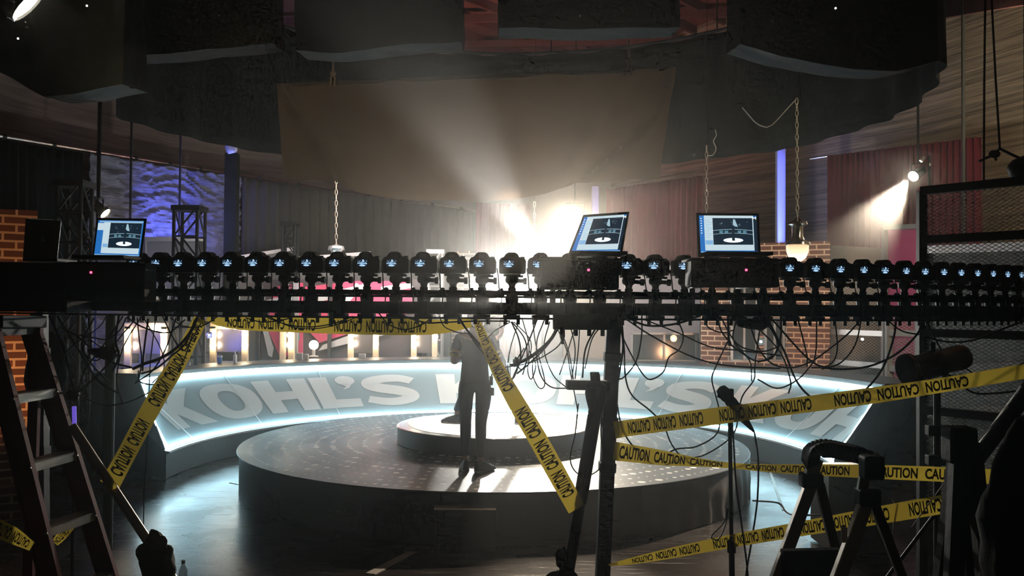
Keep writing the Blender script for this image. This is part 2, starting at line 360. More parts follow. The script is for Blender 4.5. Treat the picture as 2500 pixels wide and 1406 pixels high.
# ------------------------------------------------------------------ overhead drape ring, cloth, wrapped boxes
def drape():
    z0, z1 = 4.65, 6.75
    def fn(u, v):
        th = -84 + 204 * u; r = 5.05 + 0.04 * math.sin(u * 130) + 0.03 * noise.noise(Vector((u * 50, v * 2, 0)))
        low = z0 + 0.05 * noise.noise(Vector((u * 9, 0, 2))); p = az(th, r, low + (z1 - low) * v); return p
    o = MB().grid(fn, 260, 10).build('drape', FABB, ring, smooth=True, recalc=False)
    so = o.modifiers.new('thickness', 'SOLIDIFY'); so.thickness = 0.01
ring = thing('overhead_drape_ring', 'huge curved black drape hanging overhead around the round stage', 'drape', (CX, CY, 6.75)); drape()
MB().tube([az(-84 + 204 * i / 60, 5.05, 6.78) for i in range(61)], 0.03).build('hoop', BLACK, ring, smooth=True)
for th in (-80, -60, -25, 10, 45, 80, 112):
    MB().tube([az(th, 5.05, 6.78), az(th, 5.05, 8.8)], 0.012, 6).build('suspension_cable', BLACK, ring)
# brown cloth frame
a = W(676, 208, 9.6); b = W(1648, 168, 9.2)
cl = thing('hanging_cloth', 'large brown cloth stretched below a pipe over the stage', 'cloth', (a + b) / 2)
MB().tube([a, b], 0.022).build('top_pipe', mat('cloth_pipe_sleeve', (0.2, 0.17, 0.14), 0.8), cl, smooth=True)
BOT = [(0, 430), (0.05, 440), (0.125, 436), (0.2, 470), (0.3, 486), (0.5, 492), (0.62, 487), (0.7, 472), (0.78, 450), (0.85, 446), (0.93, 436), (1, 440)]
def clothfn(u, v):
    pt = a.lerp(b, u); x = 690 + (1607 - 690) * u
    for (u0, y0), (u1, y1) in zip(BOT[:-1], BOT[1:]):
        if u0 <= u <= u1: y = y0 + (y1 - y0) * (u - u0) / (u1 - u0)
    pb = W(x, y, lin(9.6, 9.2, u)); p = pt.lerp(pb, v)
    f = 0.06 * v * math.sin(u * 34 + 2 * v) * (0.3 + 0.7 * u * u) + 0.05 * noise.noise(Vector((u * 8, v * 3, 5)))
    g = math.exp(-((u - (1.0 - 0.22 * v * v)) / 0.018) ** 2) * 0.10 + math.exp(-((u - (0.02 + 0.13 * v)) / 0.02) ** 2) * 0.07 + math.exp(-((u - (0.93 - 0.2 * v)) / 0.03) ** 2) * 0.06
    return p + Vector((0, f - g, 0))
o = MB().grid(clothfn, 120, 30).build('cloth', mat('brown_muslin', (0.11, 0.066, 0.036), 0.9, trans=0.4), cl, smooth=True, recalc=False)
ROPE = mat('pale_rope', (0.75, 0.6, 0.48), 0.8, bump=0.4, bscale=200)
def rope(px, y0, y1, Y, lb):
    p0 = W(px, y0, Y); p1 = W(px - 1, y1 - 20, Y); t = thing('hanging_rope', lb, 'rope', p1, 'ropes holding the brown cloth')
    MB().tube([p0, p1], 0.011).build('rope', ROPE, t, smooth=True)
    MB().sphere(p1, 0.03, (1, 0.8, 1.2)).build('knot', ROPE, t, smooth=True)
    for s in (-1, 1): MB().tube([p1, p1 + Vector((s * 0.022, -0.01, -0.05)), p1 + Vector((s * 0.02, -0.01, -0.14))], 0.01).build('tail', ROPE, t, smooth=True)
rope(814, -60, 200, 9.5, 'pale rope with a knot holding the left end of the brown cloth')
rope(1536, -60, 170, 9.2, 'pale rope with a knot holding the right end of the brown cloth')
PLASTW = mat('black_wrap_plastic', (0.004, 0.0045, 0.004), 0.5, bump=0.9, bscale=3.5, spec=0.03)
def wrapped(px0, px1, pybs, Y, depth, lb, seed):
    a = W(px0, -60, Y); b = W(px1, -60, Y); ztop = W((px0 + px1) / 2, -190, Y).z
    t = thing('wrapped_light_box', lb, 'light box', ((a.x + b.x) / 2, Y + depth / 2, ztop), 'black wrapped light boxes overhead')
    def zb(u):
        s = u * (len(pybs) - 1); i = min(int(s), len(pybs) - 2); return W(px0 + (px1 - px0) * u, pybs[i] + (pybs[i + 1] - pybs[i]) * (s - i), Y).z
    n = 14; mb = MB()
    def side(u, v, back):
        x = lin(a.x, b.x, u); y = Y + (depth if back else 0); z = lin(zb(u) + (0.04 if back else 0), ztop, v)
        d = 0.05 * noise.noise(Vector((x * 2.2 + seed, z * 2.2, y))) + 0.02 * noise.noise(Vector((x * 7 + seed, z * 7, y)))
        return Vector((x + d * 0.4, y + d, z))
    mb.grid(lambda u, v: side(u, v, 0), n, 8); mb.grid(lambda u, v: side(u, v, 1), n, 8)
    mb.grid(lambda u, v: side(u, 0, 0).lerp(side(u, 0, 1), v) + Vector((0, 0, 0.03 * noise.noise(Vector((u * 6 + seed, v * 4, 0))) * math.sin(math.pi * v))), n, 6)
    mb.grid(lambda u, v: side(u, 1, 0).lerp(side(u, 1, 1), v), n, 4)
    for u0 in (0, 1): mb.grid(lambda u, v: side(u0, v, 0).lerp(side(u0, v, 1), u), 6, 8)
    mb.build('plastic_cover', PLASTW, t, smooth=True)
    for s in (0.15, 0.85):
        p = Vector((lin(a.x, b.x, s), Y + depth / 2, ztop)); MB().tube([p, Vector((p.x, p.y, 8.8))], 0.015, 6).build('suspension_cable', BLACK, t)
wrapped(-80, 300, [150, 180, 235, 232, 205], 6.3, 0.4, 'black plastic wrapped box at the far upper left corner', 1)
wrapped(318, 664, [138, 130, 118, 104], 7.7, 0.4, 'black wrapped box hanging between the upper left corner box and the crumpled one', 5)
wrapped(722, 1128, [122, 130, 118, 108, 104], 6.6, 0.4, 'crumpled shiny black wrapped box above the left rope', 9)
wrapped(1216, 1660, [66, 70, 70, 64], 6.2, 0.4, 'straight edged black wrapped box above the right rope', 14)
wrapped(1806, 2290, [106, 138, 156, 170, 176, 150], 6.4, 0.4, 'black wrapped box at the upper right beside the slatted wall', 20)

# ------------------------------------------------------------------ round stage
def dotmat():
    m = mat('dotted_stage_top', (0.1, 0.085, 0.075), 0.28); nt = m.node_tree; b = nt.nodes['Principled BSDF']; L = nt.links.new
    def M(op, a, b_=None, c=None):
        n = nt.nodes.new('ShaderNodeMath'); n.operation = op
        for i, q in enumerate((a, b_, c)):
            if q is None: continue
            if isinstance(q, (int, float)): n.inputs[i].default_value = q
            else: L(q, n.inputs[i])
        return n.outputs[0]
    tc = nt.nodes.new('ShaderNodeTexCoord'); sp = nt.nodes.new('ShaderNodeSeparateXYZ'); L(tc.outputs['Object'], sp.inputs[0])
    x, y = sp.outputs[0], sp.outputs[1]
    r = M('SQRT', M('ADD', M('MULTIPLY', x, x), M('MULTIPLY', y, y))); th = M('ARCTAN2', y, x)
    dr = 0.19; q = M('DIVIDE', r, dr); ri = M('FLOOR', q); fr = M('SUBTRACT', M('FRACT', q), 0.5)
    N = M('ROUND', M('MULTIPLY', M('ADD', ri, 0.5), 2 * math.pi * dr / 0.11)); tt = M('ADD', M('MULTIPLY', M('ADD', M('DIVIDE', th, 2 * math.pi), 0.5), N), M('MULTIPLY', ri, 0.37))
    ti = M('FLOOR', tt); ft = M('SUBTRACT', M('FRACT', tt), 0.5)
    dy = M('MULTIPLY', fr, dr); dx = M('MULTIPLY', ft, 0.11); dist = M('SQRT', M('ADD', M('MULTIPLY', dx, dx), M('MULTIPLY', dy, dy)))
    cb = nt.nodes.new('ShaderNodeCombineXYZ'); L(ri, cb.inputs[0]); L(ti, cb.inputs[1]); wn = nt.nodes.new('ShaderNodeTexWhiteNoise'); wn.noise_dimensions = '3D'; L(cb.outputs[0], wn.inputs['Vector'])
    rad = M('MULTIPLY_ADD', M('POWER', wn.outputs['Value'], 2.5), 0.034, 0.011)
    dot = M('LESS_THAN', dist, rad)
    mx = nt.nodes.new('ShaderNodeMix'); mx.data_type = 'RGBA'; mx.inputs[6].default_value = (0.045, 0.037, 0.033, 1); mx.inputs[7].default_value = (0.85, 0.8, 0.74, 1); L(dot, mx.inputs[0]); L(mx.outputs[2], b.inputs['Base Color'])
    n = nt.nodes.new('ShaderNodeTexNoise'); n.inputs['Scale'].default_value = 2.5; n.inputs['Detail'].default_value = 6; L(tc.outputs['Object'], n.inputs['Vector'])
    L(M('MULTIPLY_ADD', n.outputs['Fac'], 0.2, 0.30), b.inputs['Roughness']); return m
H1, R1, H2, R2 = 0.5, 3.09, 0.71, 1.21
st = thing('round_stage_platform', 'large round platform with a dotted shiny top and dark sides', 'stage', (CX, CY, 0))
MB().lathe([(R1 - 0.02, H1 - 0.02), (R1, H1 - 0.008), (R1 - 0.004, H1)], (CX, CY, 0), 160).build('deck', dotmat(), st, smooth=False)
MB().lathe([(R1 - 0.03, 0.002), (R1 - 0.03, H1 - 0.022)], (CX, CY, 0), 160).build('side_panel', DKF, st, smooth=True)
def skf(u, v):
    th = 102 + 50 * u; return az(th, R1 - 0.005 + 0.02 * noise.noise(Vector((u * 14, v * 3, 1))) + 0.015 * (1 - v) * math.sin(u * 60), 0.01 + (H1 - 0.03) * v)
o = MB().grid(skf, 90, 8).build('fabric_skirt', mat('grey_skirt', (0.12, 0.1, 0.09), 0.6, bump=0.3, bscale=5), st, smooth=True, recalc=False, label='wrinkled grey wrap on the right side')
sp_ = W(1136, 1242, 8.1)
sb = thing('step_box', 'small dark step box against the front of the round platform', 'step', (sp_.x, 8.12, 0))
MB().box((sp_.x, 8.14, 0.19), (0.54, 0.17, 0.376)).build('box', DKF, sb, bevel=0.004)
MB().box((sp_.x, 8.055, 0.379), (0.55, 0.02, 0.012)).build('edge_strip', mat('worn_edge', (0.6, 0.52, 0.42), 0.35, 0.5), sb)
MB().box((sp_.x, 8.14, 0.382), (0.55, 0.18, 0.006)).build('tread', mat('step_tread', (0.2, 0.16, 0.12), 0.4), sb)
pd = thing('podium_disc', 'small round white topped podium in the middle of the dotted platform', 'podium', (CX, CY, H1 + 0.002))
MB().lathe([(R2 - 0.01, H1 + 0.002), (R2, H1 + 0.01), (R2, H2 - 0.012)], (CX, CY, 0), 120).build('drum', mat('dark_glossy_side', (0.035, 0.03, 0.027), 0.3), pd, smooth=True)
MB().lathe([(R2 - 0.14, H2 + 0.003), (R2 - 0.15, H2 + 0.005)], (CX, CY, 0), 120).build('white_top', WHITEP, pd)
MB().lathe([(R2, H2 - 0.012), (R2 + 0.008, H2 - 0.006), (R2, H2), (R2 - 0.02, H2 + 0.001)], (CX, CY, 0), 120).build('rim', mat('rim_metal', (0.7, 0.66, 0.6), 0.25, 0.9), pd, smooth=True)
# thin marks on the floor and platform
for i, (p, q, wd) in enumerate((((560, 1178, 0), (772, 1220, 0), 0.012), ((1880, 1150, 0), (1912, 1245, 0), 0.03), ((905, 1400, 0), (1010, 1345, 0), 0.09))):
    def fl(px, py):
        d = CR @ Vector(((px - 1250) / F, -(py - 703) / F, -1)); return EYE + d * (-(EYE.z - 0.003) / d.z)
    k += 1; struct(MB().bar(fl(p[0], p[1]), fl(q[0], q[1]), wd, 0.003).build('trim_%d' % k, mat('pale_floor_tape', (0.6, 0.56, 0.5), 0.35)))

# ------------------------------------------------------------------ lettered light wall
ZB, ZT, RB, RT = 0.36, 1.12, 4.10, 5.05
def bpt(th, v, off=0.0):
    """th in degrees round from the far side, v up the leaning panel, off towards the stage"""
    r = RB + (RT - RB) * v; z = ZB + (ZT - ZB) * v; nr, nz = -(ZT - ZB), (RT - RB); l = math.hypot(nr, nz)
    return az(th, r + nr / l * off, z + nz / l * off)
def bth(u, v): return lin(-91 + 14 * v, 97 - 12 * v, u)
bn = thing('lettered_light_wall', 'curved leaning wall with big white letters and glowing edges behind the stage', 'light wall', (CX, CY + 4.3, 0))
PANEL = mat('pale_blue_panel', (0.27, 0.34, 0.36), 0.35, noise_amt=0.05, nscale=1)
MB().grid(lambda u, v: bpt(bth(u, v), v), 150, 6).build('panel', PANEL, bn, smooth=True, recalc=False)
LED = mat('led_strip_glow', (0.75, 0.95, 1), 0.3, emit=38.0, ecol=(0.55, 0.88, 1.0))
def strip(vv, name, u0=0, u1=1, rad=0.016):
    MB().tube([bpt(bth(lin(u0, u1, i / 60), vv), vv, 0.034) for i in range(61)], rad, 4).build(name, LED, bn)
strip(0.012, 'led_strip'); strip(0.988, 'led_strip')
LIPM = mat('dark_lip', (0.03, 0.03, 0.03), 0.4)
for u in (0.004, 0.996): MB().tube([bpt(bth(u, v / 3), v / 3, 0.034) for v in range(4)], 0.016, 4).build('led_strip', LED, bn)
for t0, t1, e in ((-91, -77, -.35), (97, 85, .35)):  # added fins that keep the end strips from lighting the end panels
    MB().slab([bpt(t0 + e, 0, -.01), bpt(t1 + e, 1, -.01), bpt(t1 + e, 1, .03), bpt(t0 + e, 0, .03)], az(t0, .015, 0) - az(t0 + e * 60, .015, 0)).build('added_edge_lip', LIPM, bn)
# counter rim, counter top, base, ends
def ringband(name, prof, m, th0, th1, parent, n=150):
    def fn(u, v):
        s = v * (len(prof) - 1); i = min(int(s), len(prof) - 2); q = s - i
        a_, b_ = prof[i], prof[i + 1]; return az(lin(th0, th1, u), lin(a_[0], b_[0], q), lin(a_[1], b_[1], q))
    return MB().grid(fn, n, len(prof) - 1).build(name, m, parent, recalc=False)
CT = mat('counter_dark', (0.07, 0.072, 0.07), 0.4, noise_amt=0.1)
ringband('counter_top', [(RT + 0.0, ZT), (RT - 0.03, ZT + 0.02), (RT - 0.03, ZT + 0.09), (RT + 0.02, ZT + 0.1), (RT + 0.75, ZT + 0.1), (RT + 0.8, ZT + 0.08), (RT + 0.8, 0.01)], CT, -77.5, 85.5, bn)
ringband('base', [(RB + 0.02, ZB), (RB - 0.06, ZB - 0.01), (RB - 0.07, ZB - 0.03), (RB - 0.02, ZB - 0.05), (RB - 0.02, 0.01)], mat('dark_glossy_base', (0.02, 0.017, 0.015), 0.45, spec=0.3), -91, 97, bn)
for s, (t0, t1) in enumerate(((-91, -77.3), (97, 85.2))):
    e = 0.6 if s else -0.6
    prof = [az(t0 + e, RB - 0.02, 0.01), az(t0 + e, RB - 0.02, ZB), az(t1 + e, RT, ZT + 0.1), az(t1 + e, RT + 0.8, ZT + 0.1), az(t1 + e, RT + 0.8, 0.01)]
    MB().slab(prof, az(t0, 0.04, 0) - az(t0 + e * 40, 0.04, 0)).build('end_panel', mat('end_panel_black', (0.004, 0.004, 0.004), 0.8, spec=0.1), bn)
def cs(pts, n=8, closed=False):
    return [(p.x, p.y) for p in smoothpath([(a_, b_, 0) for a_, b_ in pts], n)]
def ell(cx, cy_, rx, ry, n=40, e=2.4):
    out = []
    for i in range(n):
        t = 2 * math.pi * i / n; c, s = math.cos(t), math.sin(t)
        out.append((cx + rx * math.copysign(abs(c) ** (2 / e), c), cy_ + ry * math.copysign(abs(s) ** (2 / e), s)))
    return out
def strokepoly(mid, wds):
    P = [Vector((a_, b_, 0)) for a_, b_ in cs(mid, 8)]; n = len(P); Lf = []; Rt = []
    for i, p in enumerate(P):
        d = (P[min(i + 1, n - 1)] - P[max(i - 1, 0)]).normalized(); nn = Vector((-d.y, d.x, 0)); t = i / (n - 1) * (len(wds) - 1); j = min(int(t), len(wds) - 2)
        wv = lin(wds[j], wds[j + 1], t - j) / 2; Lf.append(p + nn * wv); Rt.append(p - nn * wv)
    return [(p.x, p.y) for p in Lf + Rt[::-1]]
GLY = {
 'K': ([[(0, 0), (.30, 0), (.30, .36), (.56, 0), (.93, 0), (.56, .52), (.90, 1), (.55, 1), (.30, .64), (.30, 1), (0, 1)]], .93),
 'O': ([ell(.5, .5, .5, .515), ell(.5, .5, .19, .30)], 1.0),
 'H': ([[(0, 0), (.30, 0), (.30, .37), (.60, .37), (.60, 0), (.90, 0), (.90, 1), (.60, 1), (.60, .62), (.30, .62), (.30, 1), (0, 1)]], .90),
 'L': ([[(0, 0), (.72, 0), (.72, .26), (.30, .26), (.30, 1), (0, 1)]], .72),
 "'": ([ell(.17, .86, .16, .155, 22, 2) , [(.06, .77), (.26, .74), (.20, .62), (.08, .56), (.15, .66)]], .34),
 'S': ([strokepoly([(.86, .78), (.66, .88), (.42, .88), (.2, .8), (.17, .66), (.33, .56), (.6, .47), (.78, .36), (.78, .22), (.58, .12), (.34, .12), (.06, .22)], [.22, .24, .25, .27, .30, .30, .27, .25, .24, .22])], .94)}
def glyphmesh(polys, holes=True):
    """flat triangles of one letter; a second outline cuts a hole in the first for O"""
    bm = bmesh.new()
    for poly in polys:
        vs = [bm.verts.new((x, y, 0)) for x, y in poly]
        for i in range(len(vs)): bm.edges.new((vs[i], vs[(i + 1) % len(vs)]))
    bmesh.ops.triangle_fill(bm, use_beauty=False, use_dissolve=False, edges=bm.edges[:])
    return bm
def bendcut(bm, du, lo, hi):
    x = lo + du
    while x < hi:
        bmesh.ops.bisect_plane(bm, geom=bm.verts[:] + bm.edges[:] + bm.faces[:], plane_co=(x, 0, 0), plane_no=(1, 0, 0)); x += du
LETM = mat('white_letter_paint', (0.6, 0.6, 0.58), 0.4)
WORDW = 4.42
for wi, th0 in enumerate((-80.5, -13.7, 52.4)):
    x = 0
    for ci, ch in enumerate("KOHL'S"):
        polys, wd = GLY[ch]
        if ch == "'": x -= 0.36
        if ch == 'S':
            h = len(polys[0]) // 2; a_ = polys[0][:h]; b_ = polys[0][h:][::-1]
            parts_ = [[[a_[i], a_[i + 1], b_[i + 1], b_[i]]] for i in range(h - 1)]
        else: parts_ = [polys] if ch == 'O' else [[p] for p in polys]
        mb = MB()
        for pp in parts_:
            bm = glyphmesh(pp); bendcut(bm, 0.06, 0, 1.1)
            idx = {v: i for i, v in enumerate(bm.verts)}; vs = []
            for v in bm.verts:
                th = th0 + (x + v.co.x) / WORDW * 58.5; vv = 0.19 + 0.60 * v.co.y; vs.append((th, vv))
            pts = [bpt(min(t_, bth(1, v_) - .3), v_, 0.006) for t_, v_ in vs]
            if min(t_ for t_, v_ in vs) < 94: mb.add(pts, [[idx[v] for v in f.verts] for f in bm.faces])
            bm.free()
        if mb.f and th0 + x / WORDW * 58.5 < 90: mb.build('letter', LETM, bn, recalc=False)
        x += wd + 0.05
for th in (-79, -38, -58, 38, 74):           # seams of the panel
    MB().tube([bpt(th, v, 0.004) for v in (0.03, 0.97)], 0.006, 4).build('panel_seam', mat('seam_light', (0.8, 0.82, 0.82), 0.3), bn)

# ------------------------------------------------------------------ the rail with its row of still cameras
RR = 6.54
Z_LCD = W(1250, 645, 4.76).z; Z_BOT = W(1250, 669, 4.76).z; Z_RT = W(1250, 738, 4.76).z; Z_RB = W(1250, 768, 4.76).z
def ringpt(px):
    Y = ringP(px, RR); p = W(px, 700, Y); return Vector((p.x, p.y, 0))
rail = thing('camera_rail', 'long curved black rail carrying the row of still cameras', 'rail', (CX, CY - RR, Z_RT))
def arcpts(r, z, t0=146, t1=216, n=90): return [az(lin(t0, t1, i / n), r, z) for i in range(n + 1)]
def arcbar(name, r, w_, z0, z1, m, parent):
    def fn(u, v):
        th = lin(146, 216, u); q = [(r - w_ / 2, z0), (r + w_ / 2, z0), (r + w_ / 2, z1), (r - w_ / 2, z1), (r - w_ / 2, z0)]; i = min(int(v * 4 + 1e-6), 4)
        return az(th, *q[i])
    return MB().grid(fn, 100, 4).build(name, m, parent)
arcbar('rail_beam', RR, 0.05, Z_RB, Z_RT, BLACK, rail)
MB().tube(arcpts(RR + 0.01, Z_RT + 0.028), 0.007, 6).build('upper_rod', BLACK, rail, smooth=True)
MB().tube(arcpts(RR + 0.03, Z_RB - 0.02), 0.006, 6).build('lower_rod', BLACK, rail, smooth=True)
def post(px0, py0, px1, py1, Y, lb, wd=0.076, tapes=True):
    a = W(px0, py0, Y); d = W(px1, py1, Y) - a; b = a + d * (a.z / -d.z); t = thing('rail_post', lb, 'post', b)
    MB().bar(a, b, wd, wd).build('post', BLACK, t, bevel=0.006)
    for s in (0.16, 0.42, 0.6): c = a.lerp(b, s * 0.62); MB().bar(c, c + (b - a).normalized() * 0.05, wd + 0.012, wd + 0.012).build('collar', BLACKP, t, bevel=0.004)
    MB().box((b.x, b.y, 0.02), (0.4, 0.4, 0.03)).build('base_plate', BLACK, t, bevel=0.005); return t
post(1499, 762, 1471, 1406, 4.86, 'tall dark upright post under the camera rail right of the podium')
post(96, 762, 100, 1406, 5.35, 'upright post at the far left under the rail, behind the folding ladder')
jb = thing('junction_box', 'flat dark box under the rail left of the tall upright post', 'box', W(1420, 784, 4.7))
pj = W(1420, 785, 4.72); MB().box(pj, (0.30, 0.09, 0.085)).build('housing', BLACKP, jb, bevel=0.006)
for i in range(4): MB().tube([pj + Vector((-0.1 + i * 0.07, 0, -0.03)), pj + Vector((-0.1 + i * 0.07, 0, -0.075))], 0.011, 8).build('plug', BLACKP, jb)

SCRB = mat('screen_blue_black', (0.005, 0.01, 0.02), 0.3, emit=0.5, ecol=(0.005, 0.02, 0.05))
SCRW = mat('screen_pale_blue_glow', (0.3, 0.4, 0.5), 0.3, emit=1.0, ecol=(0.45, 0.72, 1.0))
# one still camera, rear towards -Y, origin under its body
cam0 = thing('still_camera', 'x', 'camera')
prof = [(-.066, 0), (.064, 0), (.071, .012), (.072, .068), (.064, .084), (.036, .088), (.026, .106), (.012, .113), (-.022, .113), (-.036, .104), (-.046, .088), (-.062, .083), (-.070, .07), (-.070, .01)]
MB().slab([(x, -0.03, z) for x, z in prof], (0, 0.06, 0)).build('body', BLACKP, cam0, bevel=0.004)
MB().lathe([(0.034, 0), (0.034, 0.02), (0.038, 0.03), (0.038, 0.07), (0.035, 0.085)], (0, 0.03, 0.045), 18, (0, 1, 0)).build('lens', BLACKP, cam0, smooth=True)
MB().slab([(.04, 0.03, .004), (.074, 0.03, .006), (.074, 0.03, .072), (.045, 0.03, .078)], (0, 0.03, 0)).build('grip', BLACKP, cam0, bevel=0.006)
MB().box((-0.004, -0.036, 0.092), (0.032, 0.014, 0.02)).build('eyepiece', RUBBER, cam0, bevel=0.004)
MB().lathe([(0.012, 0), (0.012, 0.008)], (0.052, 0, 0.084), 12).build('dial', BLACKP, cam0)
lcd = MB().box((-0.020, -0.0315, 0.052), (0.062, 0.003, 0.044)).build('lcd_screen', BLACKP, cam0)
mb = MB()
def ELL(mb, cx, cz, rx, rz, y=-0.0334, n=18): mb.add([(cx + rx * math.cos(6.2832 * i / n), y, cz + rz * math.sin(6.2832 * i / n)) for i in range(n)], [list(range(n))])
def RCT(mb, x0, z0, x1, z1, y=-0.0334): mb.add([(x0, y, z0), (x1, y, z0), (x1, y, z1), (x0, y, z1)], [(0, 1, 2, 3)])
RCT(mb, -.046, .034, .006, .071, -0.0331); 
mb.build('picture_ground', SCRB, lcd)
mb = MB(); ELL(mb, -.019, .0400, .0165, .0052); ELL(mb, -.016, .0655, .004, .006)
for i in range(12):
    x = -.045 + i * .0043; RCT(mb, x, .0475 + .0012 * math.sin(i), x + .0034, .0535 + .001 * math.cos(i * 2))
q_ = random.Random(3)
for i in range(22): x = -.044 + q_.random() * .048; z = .046 + q_.random() * .018; RCT(mb, x, z, x + .002 + .003 * q_.random(), z + .0015)
ELL(mb, -.012, .060, .004, .0025); ELL(mb, -.022, .057, .003, .003)
mb.build('picture_light', SCRW, lcd)
# one mount, origin on top of the rail
mz = Z_BOT - Z_RT
mt0 = thing('camera_mount', 'x', 'mount')
MB().box((0, 0, mz - 0.007), (0.09, 0.05, 0.012)).box((0.045, -0.012, mz - 0.012), (0.03, 0.02, 0.012)).build('plate', BLACK, mt0, bevel=0.002)
MB().lathe([(0.020, 0.045), (0.022, 0.075), (0.017, 0.08), (0.02, 0.095), (0.034, 0.105), (0.037, mz - 0.03), (0.032, mz - 0.013)], (0, 0, 0), 18).build('head', BLACK, mt0, smooth=True)
MB().tube([(-0.045, 0, 0.05), (0.085, -0.01, 0.047)], 0.014, 10).tube([(0.082, -0.01, 0.047), (0.118, -0.013, 0.046)], 0.018, 10).build('tilt_handle', BLACKP, mt0, smooth=True)
MB().lathe([(0.022, 0), (0.024, 0.006), (0.022, 0.016)], (-0.062, 0, 0.052), 14, (1, 0, 0)).build('lock_knob', BLACKP, mt0)
MB().tube([(0.02, -0.01, 0.115), (0.066, -0.015, 0.112)], 0.011, 10).lathe([(0.017, 0), (0.018, 0.018)], (0.06, -0.015, 0.112), 12, (1, 0, 0)).build('side_knob', BLACKP, mt0)
MB().lathe([(0.034, 0.0), (0.036, 0.02), (0.028, 0.045)], (0, 0, 0), 16).build('pan_base', BLACK, mt0, smooth=True)
zc = Z_RB - Z_RT
MB().box((0, -0.004, zc / 2), (0.05, 0.075, -zc + 0.006)).box((0, 0, zc - 0.014), (0.09, 0.06, 0.026)).build('clamp', BLACK, mt0, bevel=0.003)
for s in (-1, 1): MB().tube([(s * 0.034, 0, zc - 0.02), (s * 0.034, 0, zc - 0.052)], 0.010, 8).build('clamp_screw', BLACKP, mt0)
MB().tube(smoothpath([(0.078, -0.005, mz + 0.03), (0.086, -0.01, mz - 0.02), (0.09, -0.02, mz * 0.5), (0.104, -0.03, 0.03), (0.1, -0.035, -0.03)]), 0.0035, 6).build('sync_lead', RUBBER, mt0, smooth=True)
index_kids(cam0)
LCDX = [330, 385, 440, 498, 559, 621, 686, 751, 818, 886, 957, 1025, 1096, 1167, 1240, 1310, 1382, 1454, 1525, 1590, 1661, 1728, 1790, 1853, 1918, 1980, 2040, 2096, 2147, 2198, 2248, 2293, 2335, 2374, 2412, 2447, 2480]
HIDDEN = {15: 'half', 16: 'hid', 17: 'hid', 18: 'half', 20: 'half', 21: 'hid', 22: 'hid', 23: 'hid', 0: 'hid'}
NLIT = 0; rq = random.Random(11)
def where(i):
    n = len(LCDX)
    if i == 0: return 'beside the left open laptop'
    if i <= 14: return ORD(i - 1) + ' right of left laptop'
    if i in (15, 16, 17): return ['at left edge of', 'behind left half of', 'behind right half of'][i - 15] + ' middle laptop case'
    if i in (18, 19, 20): return ['first', 'second', 'third'][i - 18] + ' right of middle laptop'
    if i in (21, 22, 23): return ['leftmost', 'middle', 'rightmost'][i - 21] + ' of three behind right laptop case'
    return ORD(i - 24) + ' right of right laptop'
for i, px in enumerate(LCDX):
    p = ringpt(px + 10 * (1 if i < 30 else 0.6)); d = Vector((CX, CY, 0)) - p; rz = math.atan2(-d.x, d.y) + rq.uniform(-.02, .02)
    c = cam0 if i == 0 else dup(cam0); m_ = mt0 if i == 0 else dup(mt0)
    c.location = (p.x, p.y, Z_BOT); m_.location = (p.x, p.y, Z_RT); c.rotation_euler = (rq.uniform(-.015, .015), rq.uniform(-.02, .02), rz); m_.rotation_euler = (0, 0, rz + rq.uniform(-.1, .1))
    c['category'] = 'camera'; m_['category'] = 'mount'; c['group'] = 'still cameras on the curved rail'; m_['group'] = 'camera mounts on the curved rail'
    c['label'] = 'black still camera, small lit screen, ' + where(i)
    m_['label'] = 'black knobbed mount under the still camera ' + where(i)

